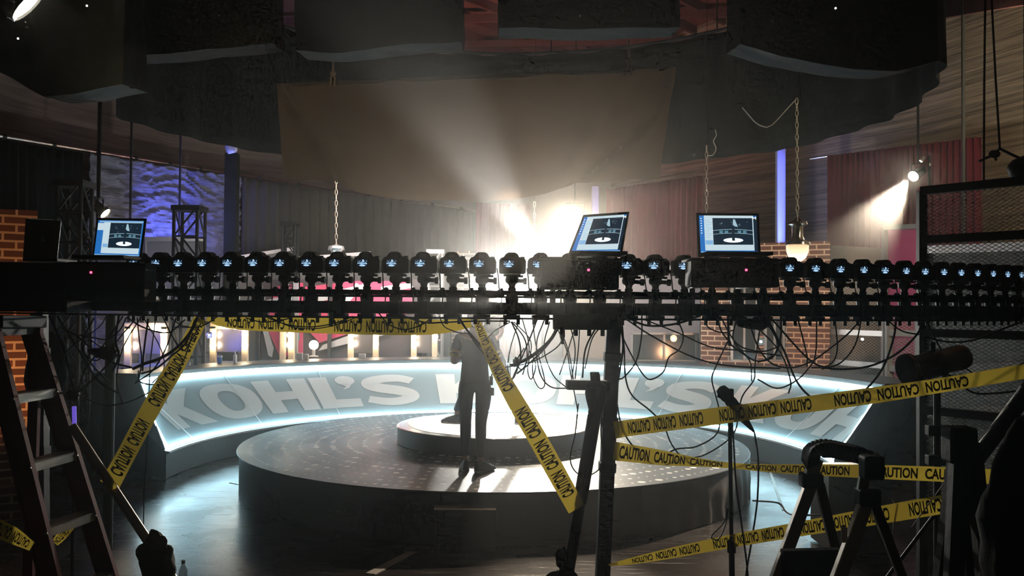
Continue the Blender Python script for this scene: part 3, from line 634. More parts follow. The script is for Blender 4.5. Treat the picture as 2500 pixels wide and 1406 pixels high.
# ------------------------------------------------------------------ laptops, cases
def emi(name, c, s=1.0): return mat(name, tuple(x * 0.2 for x in c), 0.4, emit=s, ecol=c)
S_DES = emi('screen_desktop_blue', (0.02, 0.16, 0.5), 1.0); S_WIN = emi('screen_window_grey', (0.62, 0.78, 0.85), 0.9); S_TIT = emi('screen_title_blue', (0.25, 0.5, 0.8), 0.9)
S_DRK = emi('screen_photo_dark', (0.008, 0.02, 0.035), 1.0); S_WHT = emi('screen_white', (0.9, 1.0, 1.0), 1.1); S_MID = emi('screen_photo_teal', (0.1, 0.25, 0.32), 0.9); S_LIN = emi('screen_line', (0.4, 0.6, 0.7), 0.9)
GREYLID = mat('grey_laptop_lid', (0.2, 0.19, 0.16), 0.45, 0.3)
def laptop(corners, Y, lb, kind, lean=0.05):
    (ax, ay), (bx, by), (cx_, cy_), (dx_, dy_) = corners
    TL, TR, BR, BL = W(ax, ay, Y + lean), W(bx, by, Y + lean), W(cx_, cy_, Y), W(dx_, dy_, Y)
    n = (TR - TL).cross(BL - TL).normalized(); n = n if n.y < 0 else -n                     # towards the viewer
    t = thing('laptop', lb, 'laptop', (BL + BR) / 2)
    def Q(u, v, o=0.0): return (BL.lerp(BR, u)).lerp(TL.lerp(TR, u), v) + n * o
    lid = MB().slab([Q(0, 0), Q(1, 0), Q(1, 1), Q(0, 1)], -n * 0.009).build('lid', GREYLID if kind == 'back' else BLACKP, t, bevel=0.003)
    wv = (BR - BL).normalized(); base_dir = Vector((-wv.y, wv.x, 0)).normalized() * (0.23 if kind == 'back' else -0.22)
    z0 = min(BL.z, BR.z) - 0.012
    MB().slab([Vector((BL.x, BL.y, z0)), Vector((BR.x, BR.y, z0)), Vector((BR.x, BR.y, z0)) + base_dir, Vector((BL.x, BL.y, z0)) + base_dir], (0, 0, 0.018)).build('keyboard_base', BLACKP, t, bevel=0.003)
    def rect(u0, v0, u1, v1, m, o, name='window', par=None): return MB().add([Q(u0, v0, o), Q(u1, v0, o), Q(u1, v1, o), Q(u0, v1, o)], [(0, 1, 2, 3)]).build(name, m, par, recalc=False)
    if kind == 'back':
        rect(0.5, 0.44, 0.6, 0.56, mat('pale_badge', (0.75, 0.75, 0.7), 0.3), 0.002, 'badge', lid)
        mb = MB()
        for u in (0.525, 0.565): mb.add([Q(u, .47, .003), Q(u + .012, .47, .003), Q(u + .02, .54, .003), Q(u + .008, .54, .003)], [(0, 1, 2, 3)])
        mb.build('badge_mark', BLACKP, lid, recalc=False); return t
    scr = rect(0.045, 0.05, 0.955, 0.93, S_DES, 0.0015, 'screen', t)
    def el(cu, cv, ru, rv, m, o, name, nn=24): return MB().add([Q(cu + ru * math.cos(6.2832 * i / nn), cv + rv * math.sin(6.2832 * i / nn), o) for i in range(nn)], [list(range(nn))]).build(name, m, scr, recalc=False)
    if kind == 'L':
        rect(.17, .10, .93, .90, S_WIN, .002, par=scr); rect(.08, .88, .95, .92, S_TIT, .0022, 'title_bar', scr)
        rect(.30, .24, .93, .87, S_DRK, .0025, 'photo', scr); x0, x1 = .30, .93; rect(.05, .68, .18, .86, S_WIN, .0022, 'panel', scr); rect(.05, .05, .95, .075, S_TIT, .0022, 'task_bar', scr)
        rect(.19, .25, .29, .34, S_TIT, .0024, 'thumbnail', scr)
    else:
        rect(.12, .10, .90, .93, S_WIN, .002, par=scr); rect(.05, .05, .95, .075, S_TIT, .0022, 'task_bar', scr); rect(.255, .235, .885, .87, S_DRK, .0025, 'photo', scr); x0, x1 = .255, .885
        rect(.90, .08, .955, .90, S_DRK, .0022, 'side_panel', scr); rect(.13, .24, .25, .34, S_TIT, .0024, 'thumbnail', scr)
        for i in range(7): rect(.065, .50 + i * .058, .085, .52 + i * .058, S_WHT, .0022, 'icon', scr)
        for i in range(10): rect(.14, .40 + i * .045, .14 + .06 + .03 * (i * 7 % 3), .408 + i * .045, S_TIT, .0024, 'text_line', scr)
        mb = MB()                                                       # the letter M
        for seg in ((.885, .84, .897, .90), (.935, .84, .947, .90)): mb.add([Q(seg[0], seg[1], .003), Q(seg[2], seg[1], .003), Q(seg[2], seg[3], .003), Q(seg[0], seg[3], .003)], [(0, 1, 2, 3)])
        mb.add([Q(.885, .90, .003), Q(.90, .90, .003), Q(.923, .86, .003), Q(.912, .855, .003)], [(0, 1, 2, 3)]); mb.add([Q(.947, .90, .003), Q(.932, .90, .003), Q(.909, .86, .003), Q(.92, .855, .003)], [(0, 1, 2, 3)])
        mb.build('letter', S_WHT, scr, recalc=False)
    pw = x1 - x0; ry = .245 if kind == 'L' else .24
    el(x0 + pw * .5, ry + .10, pw * .25, .055, S_WHT, .003, 'lit_disc')
    mb = MB()
    for i in range(20):
        u0, u1 = x0 + pw * i / 20, x0 + pw * (i + 1) / 20; f = lambda u: ry + .235 + .10 * (1 - ((u - x0) / pw * 2 - 1) ** 2) * .3
        for o0, h in ((0, .008), (.09, .010)): mb.add([Q(u0, f(u0) + o0, .003), Q(u1, f(u1) + o0, .003), Q(u1, f(u1) + o0 + h, .003), Q(u0, f(u0) + o0 + h, .003)], [(0, 1, 2, 3)])
    mb.build('wall_line', S_LIN, scr, recalc=False)
    mb = MB()
    for i in range(4): u = x0 + pw * (.16 + .13 * i + (.2 if i > 1 else 0)); mb.add([Q(u, ry + .265, .0029), Q(u + pw * .09, ry + .265, .0029), Q(u + pw * .09, ry + .33, .0029), Q(u, ry + .33, .0029)], [(0, 1, 2, 3)])
    mb.build('wall_letters', S_MID, scr, recalc=False)
    mb = MB(); cu = x0 + pw * .5; mb.add([Q(cu + a_ * pw, ry + b_, .0034) for a_, b_ in ((-.03, .09), (.045, .09), (.03, .2), (.05, .42), (.02, .47), (-.02, .42))], [(0, 1, 2, 3, 4, 5)]); mb.build('figure', S_DRK, scr, recalc=False)
    mb = MB()
    for i in range(9): u = x0 + pw * rq.uniform(.15, .85); v = ry + rq.uniform(.38, .55); mb.add([Q(u, v, .003), Q(u + .02, v + .004, .003), Q(u + .018, v + .015, .003)], [(0, 1, 2)])
    mb.add([Q(x0 + pw * .52, ry + .60, .003), Q(x0 + pw * .56, ry + .60, .003), Q(x0 + pw * .63, ry + .42, .003), Q(x0 + pw * .5, ry + .44, .003)], [(0, 1, 2, 3)])
    mb.build('stage_glint', S_LIN, scr, recalc=False)
    return t
laptop([(62, 533), (149, 538), (139, 630), (55, 632)], 4.9, 'grey laptop seen from the back of its lid at the far left', 'back', -0.04)
laptop([(236, 531), (358, 533), (345, 631), (224, 627)], 4.72, 'open laptop with a lit blue screen at the left end of the rail', 'L')
laptop([(1424, 524), (1537, 516), (1519, 619), (1387, 621)], 4.62, 'open laptop tilted to the right beside the bright haze, middle of the rail', 'R')
laptop([(1699, 519), (1853, 520), (1858, 622), (1704, 622)], 4.62, 'open laptop with a bright blue screen right of the red curtain', 'R')
REDL = emi('red_led', (1.0, 0.05, 0.12), 6.0)
def case(px0, px1, py0, py1, Y, dy, lb, led=None, legs=True):
    a, b = W(px0, py1, Y), W(px1, py0, Y); c = (a + b) / 2
    t = thing('equipment_case', lb, 'case', (c.x, Y + dy / 2, a.z))
    MB().box((c.x, Y + dy / 2, c.z), (abs(b.x - a.x), dy, abs(b.z - a.z))).build('shell', BLACKP, t, bevel=0.01)
    MB().box((c.x, Y + dy / 2, b.z - 0.012), (abs(b.x - a.x) + .03, dy + .03, 0.012)).build('shelf', BLACK, t, bevel=0.002)
    if legs:
        for s in (0.2, 0.8):
            x = lin(a.x, b.x, s); yy = CY - math.sqrt(RR * RR - (x - CX) ** 2); MB().bar((x, yy, Z_RT - .005), (x, yy, a.z + .02), .03, .03, (0, 1, 0)).bar((x, yy + .015, a.z + .015), (x, Y + .05, a.z + .015), .03, .03).build('bracket', BLACK, t)
    if led: q = W(led[0], led[1], Y - 0.002); MB().box(q, (0.011, 0.006, 0.011)).build('red_light', REDL, t, bevel=0.002)
    return t
case(1318, 1512, 628, 706, 4.44, 0.16, 'dark case with a red light under the middle laptop', (1437, 659))
case(1688, 1902, 630, 700, 4.44, 0.17, 'dark case with a faint red light under the right laptop', (1822, 659))
case(160, 352, 640, 735, 4.55, 0.17, 'dark case with a red light under the left open laptop', (222, 665))
case(-60, 163, 640, 760, 4.72, 0.3, 'big black case at the far left edge of the rail', None, False)
def lump(name, lb, cat, px, py, Y, r, scl, m, seed=0, amp=0.3):
    c = W(px, py, Y); mb = MB().sphere(c, r, scl, 28, 18)
    mb.v = [v + (v - c) * amp * (noise.noise((v - c) * (0.55 / r) + Vector((seed, seed, 0))) + .45 * noise.noise((v - c) * (1.9 / r) + Vector((seed, 0, seed)))) for v in mb.v]
    return tag(mb.build(name, m, smooth=True), lb, cat)

# ------------------------------------------------------------------ cables
def cable(pts, Y=4.7, r=0.0042, lb=None, end=None):
    P = []
    for i, q in enumerate(pts):
        P.append(W(q[0], q[1], q[2] if len(q) > 2 else Y + 0.03 * math.sin(i * 1.7 + pts[0][0])))
    o = MB().tube(smoothpath(P, 5), r, 6).build('cable', RUBBER, smooth=True, recalc=False)
    tag(o, lb, 'cable', 'black cables around the camera rail'); return o
xs_ = LCDX
def near_cam(px): return min(range(len(xs_)), key=lambda i: abs(xs_[i] - px))
def rowname(px):
    i = near_cam(px)
    if i <= 14: return 'left camera %s' % ORD(max(i - 1, 0))
    if i <= 17: return 'middle laptop case'
    if i <= 20: return 'middle camera %s' % ORD(i - 18)
    if i <= 23: return 'right laptop case'
    return 'right camera %s' % ORD(min(i - 24, 12))
def reach(y):
    return 'staying high' if y < 812 else 'sagging' if y < 880 else 'drooping' if y < 935 else 'drooping low' if y < 1000 else 'reaching lowest'
seen = {}
def autocable(pts, Y=4.7, r=0.0042):
    a, b = pts[0], pts[-1]; lo = max(p[1] for p in pts)
    if a[0] > b[0]: a, b = b, a
    tk = 'thick' if r > .0055 else 'thin'
    lb = '%s black cable under %s, %s' % (tk, rowname(a[0]), reach(lo))
    if abs(a[0] - b[0]) > 60: lb = '%s cable, %s to %s, %s' % (tk, rowname(a[0]), rowname(b[0]), reach(lo))
    seen.setdefault(lb, []).append(None); n = len(seen[lb])
    return cable(pts, Y, r, lb)
CAB = [
 ([(482, 775), (462, 815), (430, 850), (392, 874), (352, 888), (325, 900)], .008), ([(476, 780), (455, 835), (420, 868), (380, 900), (345, 912)], .005),
 ([(470, 815), (448, 880), (418, 920), (382, 938), (342, 932), (338, 905)], .0035), ([(335, 775), (340, 830), (346, 880), (338, 930)], .0035), ([(362, 778), (352, 850), (348, 905)], .005),
 ([(380, 775), (372, 840), (366, 900), (361, 1040), (352, 1190), (350, 1330)], .003), ([(396, 770), (420, 820), (446, 856), (466, 832), (490, 790)], .0035),
 ([(192, 818), (226, 824), (262, 828), (292, 806), (308, 776)], .004), ([(150, 800), (190, 822), (232, 858), (272, 884), (322, 897)], .005), ([(120, 770), (155, 850), (172, 918), (184, 962)], .006),
 ([(278, 872), (236, 918), (204, 946), (182, 964)], .005), ([(205, 970), (250, 988), (300, 985), (352, 964), (402, 934), (440, 880)], .004), ([(415, 775), (450, 797), (492, 796), (532, 772)], .0035),
 ([(330, 780), (300, 815), (270, 850), (235, 880), (205, 860), (215, 830), (250, 850)], .0035), ([(290, 770), (282, 830), (290, 870), (275, 905)], .006), ([(230, 775), (200, 840), (225, 890), (262, 930)], .005),
 ([(260, 770), (240, 800), (170, 850), (150, 890)], .003), ([(600, 776), (640, 786), (690, 781), (720, 772)], .0035), ([(640, 770), (700, 792), (760, 798), (820, 788), (862, 772)], .0035), ([(655, 772), (710, 797), (770, 802), (830, 790), (880, 770)], .003),
 ([(925, 765), (950, 792), (985, 804), (1022, 796), (1055, 776)], .0035), ([(975, 768), (1010, 780), (1045, 788), (1080, 787), (1160, 784), (1245, 784)], .005), ([(1110, 762), (1140, 805), (1172, 842), (1196, 872), (1216, 890)], .006),
 ([(1072, 772), (1086, 798), (1120, 812), (1146, 816), (1170, 845)], .003), ([(1246, 786), (1205, 810), (1184, 838), (1188, 868), (1200, 882)], .003), ([(1118, 768), (1155, 830), (1180, 862), (1206, 884)], .0035),
 ([(1248, 785), (1266, 826), (1271, 870), (1256, 896)], .004), ([(1250, 785), (1282, 830), (1286, 880), (1272, 902), (1262, 880), (1280, 850)], .0035), ([(1254, 785), (1296, 834), (1288, 900), (1297, 926), (1308, 890), (1292, 856)], .003),
 ([(1372, 768), (1348, 824), (1308, 862), (1272, 884), (1246, 892)], .009), ([(1380, 772), (1340, 838), (1296, 884), (1262, 912)], .005), ([(1330, 778), (1310, 838), (1318, 910), (1344, 944), (1386, 948)], .0035),
 ([(1342, 785), (1328, 850), (1350, 915), (1383, 946)], .003), ([(1300, 775), (1308, 840), (1330, 930), (1318, 948), (1302, 920), (1300, 880)], .003), ([(1362, 790), (1388, 858), (1400, 926)], .003), ([(1374, 808), (1368, 838), (1340, 862), (1290, 886), (1214, 900)], .0035),
 ([(1386, 775), (1404, 850), (1396, 925)], .003), ([(1416, 785), (1412, 850), (1404, 925)], .003), ([(1462, 788), (1430, 850), (1422, 922)], .005), ([(1480, 785), (1446, 826), (1428, 900)], .0035), ([(1350, 780), (1382, 850), (1392, 905), (1410, 1000)], .003),
 ([(1412, 985), (1404, 1060), (1392, 1120), (1408, 1154), (1440, 1160), (1470, 1130), (1467, 1050), (1474, 975)], .0035), ([(1510, 770), (1521, 840), (1514, 900), (1509, 928)], .005),
 ([(1518, 779), (1524, 856), (1527, 920), (1543, 965), (1588, 1003), (1620, 1038), (1639, 1083), (1668, 1115), (1716, 1112), (1774, 1077), (1796, 1048), (1802, 1016), (1812, 968), (1841, 926), (1843, 888), (1858, 780)], .0042),
 ([(1505, 978), (1518, 1042), (1543, 1086), (1588, 1122), (1620, 1112), (1652, 1096), (1700, 1090), (1748, 1061), (1758, 1016), (1748, 968), (1738, 926), (1748, 894), (1776, 834)], .0042),
 ([(1514, 790), (1521, 824), (1550, 882), (1575, 920), (1594, 925), (1620, 907), (1633, 872), (1658, 853), (1668, 818), (1652, 775)], .004), ([(1530, 775), (1582, 795), (1652, 790), (1710, 770)], .006), ([(1530, 780), (1588, 818), (1678, 866), (1748, 888), (1820, 896), (1905, 899)], .0045),
 ([(1570, 779), (1652, 811), (1732, 846), (1812, 856), (1905, 868)], .004), ([(1567, 766), (1566, 824), (1553, 882), (1524, 920), (1508, 926)], .004), ([(1751, 775), (1761, 808), (1777, 830)], .004), ([(1777, 765), (1779, 836)], .006),
 ([(1777, 836), (1818, 866), (1850, 882), (1886, 869), (1900, 843), (1880, 800), (1850, 780)], .0045), ([(1869, 770), (1913, 854), (1944, 929), (1981, 970), (2025, 985), (2069, 976), (2116, 948), (2157, 895), (2182, 823), (2188, 775)], .0055),
 ([(1906, 765), (1906, 823), (1888, 870), (1850, 884)], .005), ([(1881, 775), (1960, 863), (2006, 895), (2069, 901), (2132, 891), (2194, 860), (2241, 813), (2250, 780)], .0055), ([(1830, 790), (1850, 845), (1881, 885), (1928, 898), (1975, 885), (2006, 866), (2069, 816), (2105, 775)], .0042),
 ([(1994, 775), (1991, 866), (1972, 901), (1944, 929), (1897, 948), (1850, 926)], .004), ([(2038, 775), (2044, 854), (2025, 891), (1981, 898)], .004), ([(2104, 775), (2088, 841), (2053, 885), (2006, 901)], .004), ([(1947, 775), (1969, 863), (1970, 895)], .004),
 ([(2163, 778), (2200, 807), (2244, 817)], .0042), ([(2257, 775), (2290, 840), (2304, 862)], .005), ([(2255, 822), (2319, 835), (2382, 829), (2440, 806), (2510, 780)], .005), ([(1720, 775), (1730, 800), (1765, 812), (1790, 806)], .0035), ([(1800, 775), (1790, 830), (1830, 880), (1835, 930)], .0035)]
CAB += [([(300, 772), (262, 830), (210, 900), (190, 955)], .004), ([(345, 772), (300, 850), (285, 930), (300, 985)], .003), ([(215, 772), (222, 850), (196, 930)], .004), ([(350, 775), (392, 850), (400, 900), (372, 935)], .003),
 ([(310, 775), (352, 800), (410, 812), (452, 780)], .004), ([(140, 772), (190, 850), (240, 930), (290, 960)], .005), ([(430, 775), (405, 850), (372, 905), (330, 935)], .004), ([(1275, 778), (1292, 850), (1276, 915)], .003), ([(1312, 778), (1286, 845), (1255, 915), (1248, 935)], .004),
 ([(1266, 786), (1246, 850), (1240, 900), (1252, 925), (1268, 890)], .003), ([(1405, 795), (1388, 850), (1366, 915)], .003), ([(1760, 775), (1800, 840), (1860, 858), (1910, 842)], .004), ([(1845, 795), (1905, 860), (1930, 930), (1925, 960)], .004)]
for c_, r_ in CAB: autocable(c_, 4.74 if c_[0][0] > 250 else 4.85, r_)
# ordinal endings so that no two cables read the same
for lb in [l for l, v in seen.items() if len(v) > 1]:
    obs = [o for o in bpy.data.objects if o.get('label') == lb]; obs.sort(key=lambda o: min(v.co.x for v in o.data.vertices))
    for j, o in enumerate(obs): o['label'] = lb.rstrip('.') + ', ' + (['left', 'right'][j] + ' one' if len(obs) == 2 else ORD(j) + ' from left')
def knot(px, py, r, lb, seed): lump('cable_tie_bundle', lb, 'cable bundle', px, py, 4.7, r, (0.9, 0.8, 1.3), RUBBER, seed, 0.5)
knot(1262, 884, 0.02, 'lump of knotted cable above the letters left of the tall post', 2); knot(1782, 838, 0.012, 'small cable knot above the microphone stand', 4); knot(1216, 892, 0.015, 'dark knot of cable on the slanting yellow tape', 6)
lump('cable_tie_bundle', 'big dark bunch of cable connectors in front of the left mirrors', 'cable bundle', 252, 862, 4.85, 0.05, (1.5, 0.8, 0.7), RUBBER, 8, 0.6)
lump('cable_tie_bundle', 'bunch of cable ends above the left folding ladder pole', 'cable bundle', 182, 966, 4.8, 0.035, (1.2, 0.8, 0.8), RUBBER, 9, 0.6)
lump('cable_tie_bundle', 'black bunch of cable coils hanging under the right laptop case', 'cable bundle', 1838, 790, 4.7, 0.05, (1.4, 0.8, 0.7), RUBBER, 12, 0.6)
plug = thing('inline_plug', 'black inline plug hanging under the rail left of the tall post', 'plug', W(1373, 815, 4.68))
MB().lathe([(0.008, 0.03), (0.013, 0.02), (0.014, -0.02), (0.009, -0.035), (0.006, -0.06)], W(1373, 812, 4.68), 10).build('shell', BLACKP, plug, smooth=True)

# ------------------------------------------------------------------ caution tape
TAPE = mat('yellow_tape', (0.74, 0.54, 0.07), 0.4, trans=0.5, bump=0.15, bscale=12); TINK = mat('tape_ink', (0.06, 0.035, 0.01), 0.6)
cu_ = bpy.data.curves.new('tape_word', 'FONT'); cu_.body = 'CAUTION'; cu_.offset = 0.034; cu_.resolution_u = 3
to_ = bpy.data.objects.new('tape_word', cu_); me_ = bpy.data.meshes.new_from_object(to_)
TV = [v.co.copy() for v in me_.vertices]; TF = [list(p.vertices) for p in me_.polygons]
x0_, x1_ = min(v.x for v in TV), max(v.x for v in TV); y0_, y1_ = min(v.y for v in TV), max(v.y for v in TV)
TV = [((v.x - x0_) / (x1_ - x0_), (v.y - y0_) / (y1_ - y0_)) for v in TV]; bpy.data.objects.remove(to_); bpy.data.curves.remove(cu_); bpy.data.meshes.remove(me_)
def tape(pts, lb, flip=True, start=0.3, gap3=1, skew=0.0):
    """pts: (px, py, width in px, depth)"""
    S = smoothpath([(p[0], p[1], 0) for p in pts], 8); Q = smoothpath([(p[2], p[3], 0) for p in pts], 8); n = len(S); top = []; bot = []
    for i in range(n):
        d = (S[min(i + 1, n - 1)] - S[max(i - 1, 0)]).normalized(); nx, ny = d.y, -d.x; wv = Q[i].x / 2
        if abs(d.x) > 0.3 and ny > 0: nx, ny = -nx, -ny
        top.append(W(S[i].x + nx * wv, S[i].y + ny * wv, Q[i].y)); bot.append(W(S[i].x - nx * wv, S[i].y - ny * wv, Q[i].y + skew))
    mb = MB().add(top + bot, [(i, i + 1, n + i + 1, n + i) for i in range(n - 1)])
    t = thing('caution_tape', lb, 'tape', (top[0] + bot[0]) / 2, 'yellow caution tapes'); mb.build('ribbon', TAPE, t, recalc=False)
    L = [0]
    for i in range(n - 1): L.append(L[-1] + ((top[i + 1] + bot[i + 1]) / 2 - (top[i] + bot[i]) / 2).length)
    import bisect
    def M(s, tt):
        s = max(0, min(L[-1] - 1e-4, s)); i = max(0, min(n - 2, bisect.bisect_right(L, s) - 1)); q = (s - L[i]) / max(1e-6, L[i + 1] - L[i])
        a_, b_ = top[i].lerp(top[i + 1], q), bot[i].lerp(bot[i + 1], q); p = (a_ + b_) / 2 + (a_ - b_) / 2 * tt; v = (EYE - p).normalized(); return p + v * 0.002
    wid = max((top[i] - bot[i]).length for i in range(n)); word, per = wid * 1.72, wid * 2.0; s = start * wid; kk = 0
    while s + word < L[-1]:
        mb = MB().add([M(s + word * ((1 - u) if flip else u), (1.46 * v - 0.73) * (-1 if flip else 1)) for u, v in TV], TF); mb.build('printed_word', TINK, t, recalc=False)
        s += per; kk += 1
        if gap3 and kk % 3 == 0: s += wid * 0.9
    return t
tape([(490, 778, 34, 4.9), (468, 822, 36, 4.85), (432, 890, 42, 4.75), (392, 955, 46, 4.6), (345, 1040, 46, 4.4), (300, 1125, 46, 4.2), (266, 1186, 50, 4.1)], 'yellow caution tape hanging from the rail down to the leaning pole at the left', True, 0.4)
tape([(266, 1178, 26, 4.08), (274, 1196, 24, 4.05)], 'short wrap of yellow tape around the leaning pole', True, 5)
tape([(505, 778, 10, 5.0), (540, 786, 22, 5.0), (600, 790, 32, 5.0), (700, 792, 37, 4.95), (850, 796, 40, 4.9), (1000, 798, 40, 4.85), (1080, 797, 34, 4.85), (1150, 788, 22, 4.85)], 'horizontal yellow caution tape strung under the left half of the rail', True, 1.3)
tape([(1163, 782, 16, 4.8), (1186, 838, 26, 4.7), (1215, 900, 34, 4.5), (1262, 985, 42, 4.4), (1312, 1070, 46, 4.35), (1362, 1160, 46, 4.4), (1408, 1243, 44, 4.5)], 'yellow caution tape slanting down from beside the standing person to the tilted stand', True, 0.2)
tape([(1500, 1050, 42, 4.7), (1540, 1044, 40, 4.65), (1700, 1022, 42, 4.3), (1900, 996, 40, 3.9), (2120, 967, 40, 3.6), (2300, 940, 36, 3.5), (2510, 905, 36, 3.4)], 'long yellow caution tape rising from the tall post to the right edge', True, 0.9)
tape([(1499, 1101, 46, 4.75), (1550, 1108, 42, 4.7), (1620, 1118, 36, 4.6), (1700, 1128, 22, 4.5), (1780, 1136, 14, 4.4), (1860, 1142, 18, 4.3), (1960, 1146, 26, 4.1), (2150, 1152, 34, 3.8), (2300, 1158, 36, 3.7), (2480, 1166, 36, 3.6)], 'twisted yellow caution tape running level behind the small ladder', False, 0.3)
tape([(1486, 1379, 4, 4.7), (1540, 1370, 16, 4.6), (1640, 1350, 26, 4.45), (1780, 1322, 32, 4.2), (1950, 1292, 36, 3.9), (2100, 1266, 42, 3.7), (2260, 1238, 46, 3.5), (2420, 1212, 44, 3.4)], 'lowest yellow caution tape rising to the right from the foot of the tall post', True, 2.2)
tape([(-20, 1282, 44, 4.1), (30, 1306, 42, 4.0), (78, 1334, 24, 3.9)], 'yellow caution tape at the lower left corner behind the ladder', True, 0.3)
tape([(134, 1326, 18, 4.8), (152, 1306, 24, 4.8), (176, 1284, 16, 4.85)], 'scrap of yellow tape seen through the ladder below its middle step', True, 0.1)
tp = W(808, 780, 4.68); tag(MB().box(tp, (0.02, 0.006, 0.075)).build('hanging_strap', mat('green_strap', (0.03, 0.08, 0.02), 0.7)), 'short dark green strap hanging over the horizontal yellow tape', 'strap')

# ------------------------------------------------------------------ set pieces behind the stage
def flat(name, lb, cat, px0, px1, py0, Y0, Y1, m, frame_m=None, py1=None, zb=0.0, th=0.06, group=None):
    """a standing set wall between two columns; top at row py0 (left) and py1 (right)"""
    a = W(px0, py0, Y0); b = W(px1, py1 if py1 is not None else py0, Y1); n = Vector((b.y - a.y, -(b.x - a.x), 0)).normalized() * -th
    t = thing(name, lb, cat, (a.x, a.y, zb), group); L = (Vector((b.x, b.y, 0)) - Vector((a.x, a.y, 0))).length
    mb = MB().slab([(a.x, a.y, zb), (b.x, b.y, zb), b, a], n)
    for i, v in enumerate(mb.v): mb.uv[i] = ((Vector((v.x, v.y, 0)) - Vector((a.x, a.y, 0))).dot(Vector((b.x - a.x, b.y - a.y, 0)).normalized()), v.z)
    mb.build('panel', m, t)
    if frame_m:
        MB().bar(a, b, th + .04, 0.07).build('top_rail', frame_m, t)
        MB().bar((a.x, a.y, zb), a, 0.07, th + .03).build('side_rail', frame_m, t); MB().bar((b.x, b.y, zb), b, 0.07, th + .03).build('side_rail', frame_m, t)
    t['w'] = L; return t, a, b, (a - b).cross(Vector((0, 0, 1))).normalized()
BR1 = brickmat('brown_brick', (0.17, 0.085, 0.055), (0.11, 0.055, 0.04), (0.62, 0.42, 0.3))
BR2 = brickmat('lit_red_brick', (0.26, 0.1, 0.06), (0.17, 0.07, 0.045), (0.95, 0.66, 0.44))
PALE = mat('pale_flat_paint', (0.46, 0.43, 0.41), 0.75, noise_amt=0.12, nscale=2); TAN = mat('tan_panel', (0.6, 0.46, 0.34), 0.7)
MAUVE = mat('mauve_grey_paint', (0.24, 0.19, 0.21), 0.6, noise_amt=0.1, nscale=2); SILV = mat('silver_frame', (0.5, 0.48, 0.48), 0.4, 0.6)
def yr(px, r): return ringP(px, r, False)
G = 'grey set flats behind the lit wall'
flat('set_flat', 'grey framed flat left of the crinkled sheet, behind the leftmost mirrors', 'flat', 352, 496, 584, 14.6, 15.2, GREYF, SILV, 584, group=G)
flat('set_flat', 'low grey flat with sloping pale top under the dark curtain', 'flat', 584, 716, 628, 17.8, 18.2, GREYF, SILV, 607, group=G)
flat('set_flat', 'grey flat beneath the small crystal pendant', 'flat', 720, 905, 632, 18.2, 18.5, GREYF, SILV, 618, group=G)
flat('set_flat', 'grey flat left of the narrow brick column', 'flat', 910, 1100, 650, 18.6, 18.8, GREYF, None, 650, group=G)
flat('set_flat', 'pale flat with window opening just right of the bright glow', 'flat', 1292, 1374, 660, 19.0, 18.9, PALE, None, 660, group=G)
flat('set_flat', 'tan wooden panel flat behind the central bunch of cables', 'flat', 1376, 1480, 665, 18.2, 18.0, TAN, None, 665, group=G)
flat('set_flat', 'wide mauve grey flat right of the tall post', 'flat', 1484, 1712, 660, 17.4, 16.2, MAUVE, SILV, 650, group=G)
flat('set_flat', 'beige flat between brick flat and framed red panel', 'flat', 1996, 2156, 596, 15.6, 14.7, mat('beige_paint', (0.36, 0.32, 0.25), 0.75, noise_amt=0.1), None, 606, group=G)
flat('brick_flat', 'narrow brick column just left of the bright glow', 'brick flat', 1104, 1162, 614, 18.3, 18.2, BR1, None, 612)
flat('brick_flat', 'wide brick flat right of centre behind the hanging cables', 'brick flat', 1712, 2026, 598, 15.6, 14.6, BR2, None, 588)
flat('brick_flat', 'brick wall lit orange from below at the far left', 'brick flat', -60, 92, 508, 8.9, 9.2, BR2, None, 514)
t, a, b, n = flat('framed_panel', 'grey frame with a deep pink panel under the right spotlight', 'framed panel', 2160, 2250, 556, 13.7, 13.2, mat('deep_pink_panel', (0.45, 0.05, 0.14), 0.7), GREYF, 552)
# windows set into the brick flat and the mauve flat
def window(px0, px1, py0, py1, Y, lb, m=None, mull=1):
    a = W(px0, py1, Y); b = W(px1, py0, Y); t = thing('set_window', lb, 'window', (a + b) / 2, 'windows in the set behind the lit wall')
    MB().slab([(a.x, Y, a.z), (b.x, Y, a.z), (b.x, Y, b.z), (a.x, Y, b.z)], (0, 0.01, 0)).build('pane', m or mat('dark_pane', (0.03, 0.032, 0.04), 0.12), t)
    mb = MB(); w_ = 0.035
    for z in (a.z, b.z): mb.bar((a.x - .02, Y - .01, z), (b.x + .02, Y - .01, z), 0.05, w_)
    for x in [lin(a.x, b.x, i / (mull + 1)) for i in range(mull + 2)]: mb.bar((x, Y - .01, a.z), (x, Y - .01, b.z), w_, 0.05)
    mb.build('frame', SILV, t)
window(1786, 1846, 690, 880, 15.0, 'dark glossy window in the left part of the wide brick flat', None, 1)
window(1868, 1912, 780, 880, 14.75, 'dark round-marked window in the right part of the wide brick flat')
window(1542, 1700, 815, 880, 16.2, 'dark glossy band of window in the mauve flat')
def glint_lamp(px, py, Y, lb, r=0.06, e=8):
    c = W(px, py, Y); t = thing('round_lamp', lb, 'lamp', c)
    MB().sphere(c, r * 0.35, (1, 1, 1), 12, 8).build('bulb', mat('lamp_bulb_%d' % e, (1, .95, .9), 0.3, emit=e, ecol=(1, .92, .85)), t, smooth=True)
    MB().lathe([(r, 0), (r * 1.1, 0.02), (r, 0.05), (r * .4, 0.08)], c + Vector((0, 0.01, 0)), 16, (0, 1, 0)).build('housing', CHROME, t, smooth=True)
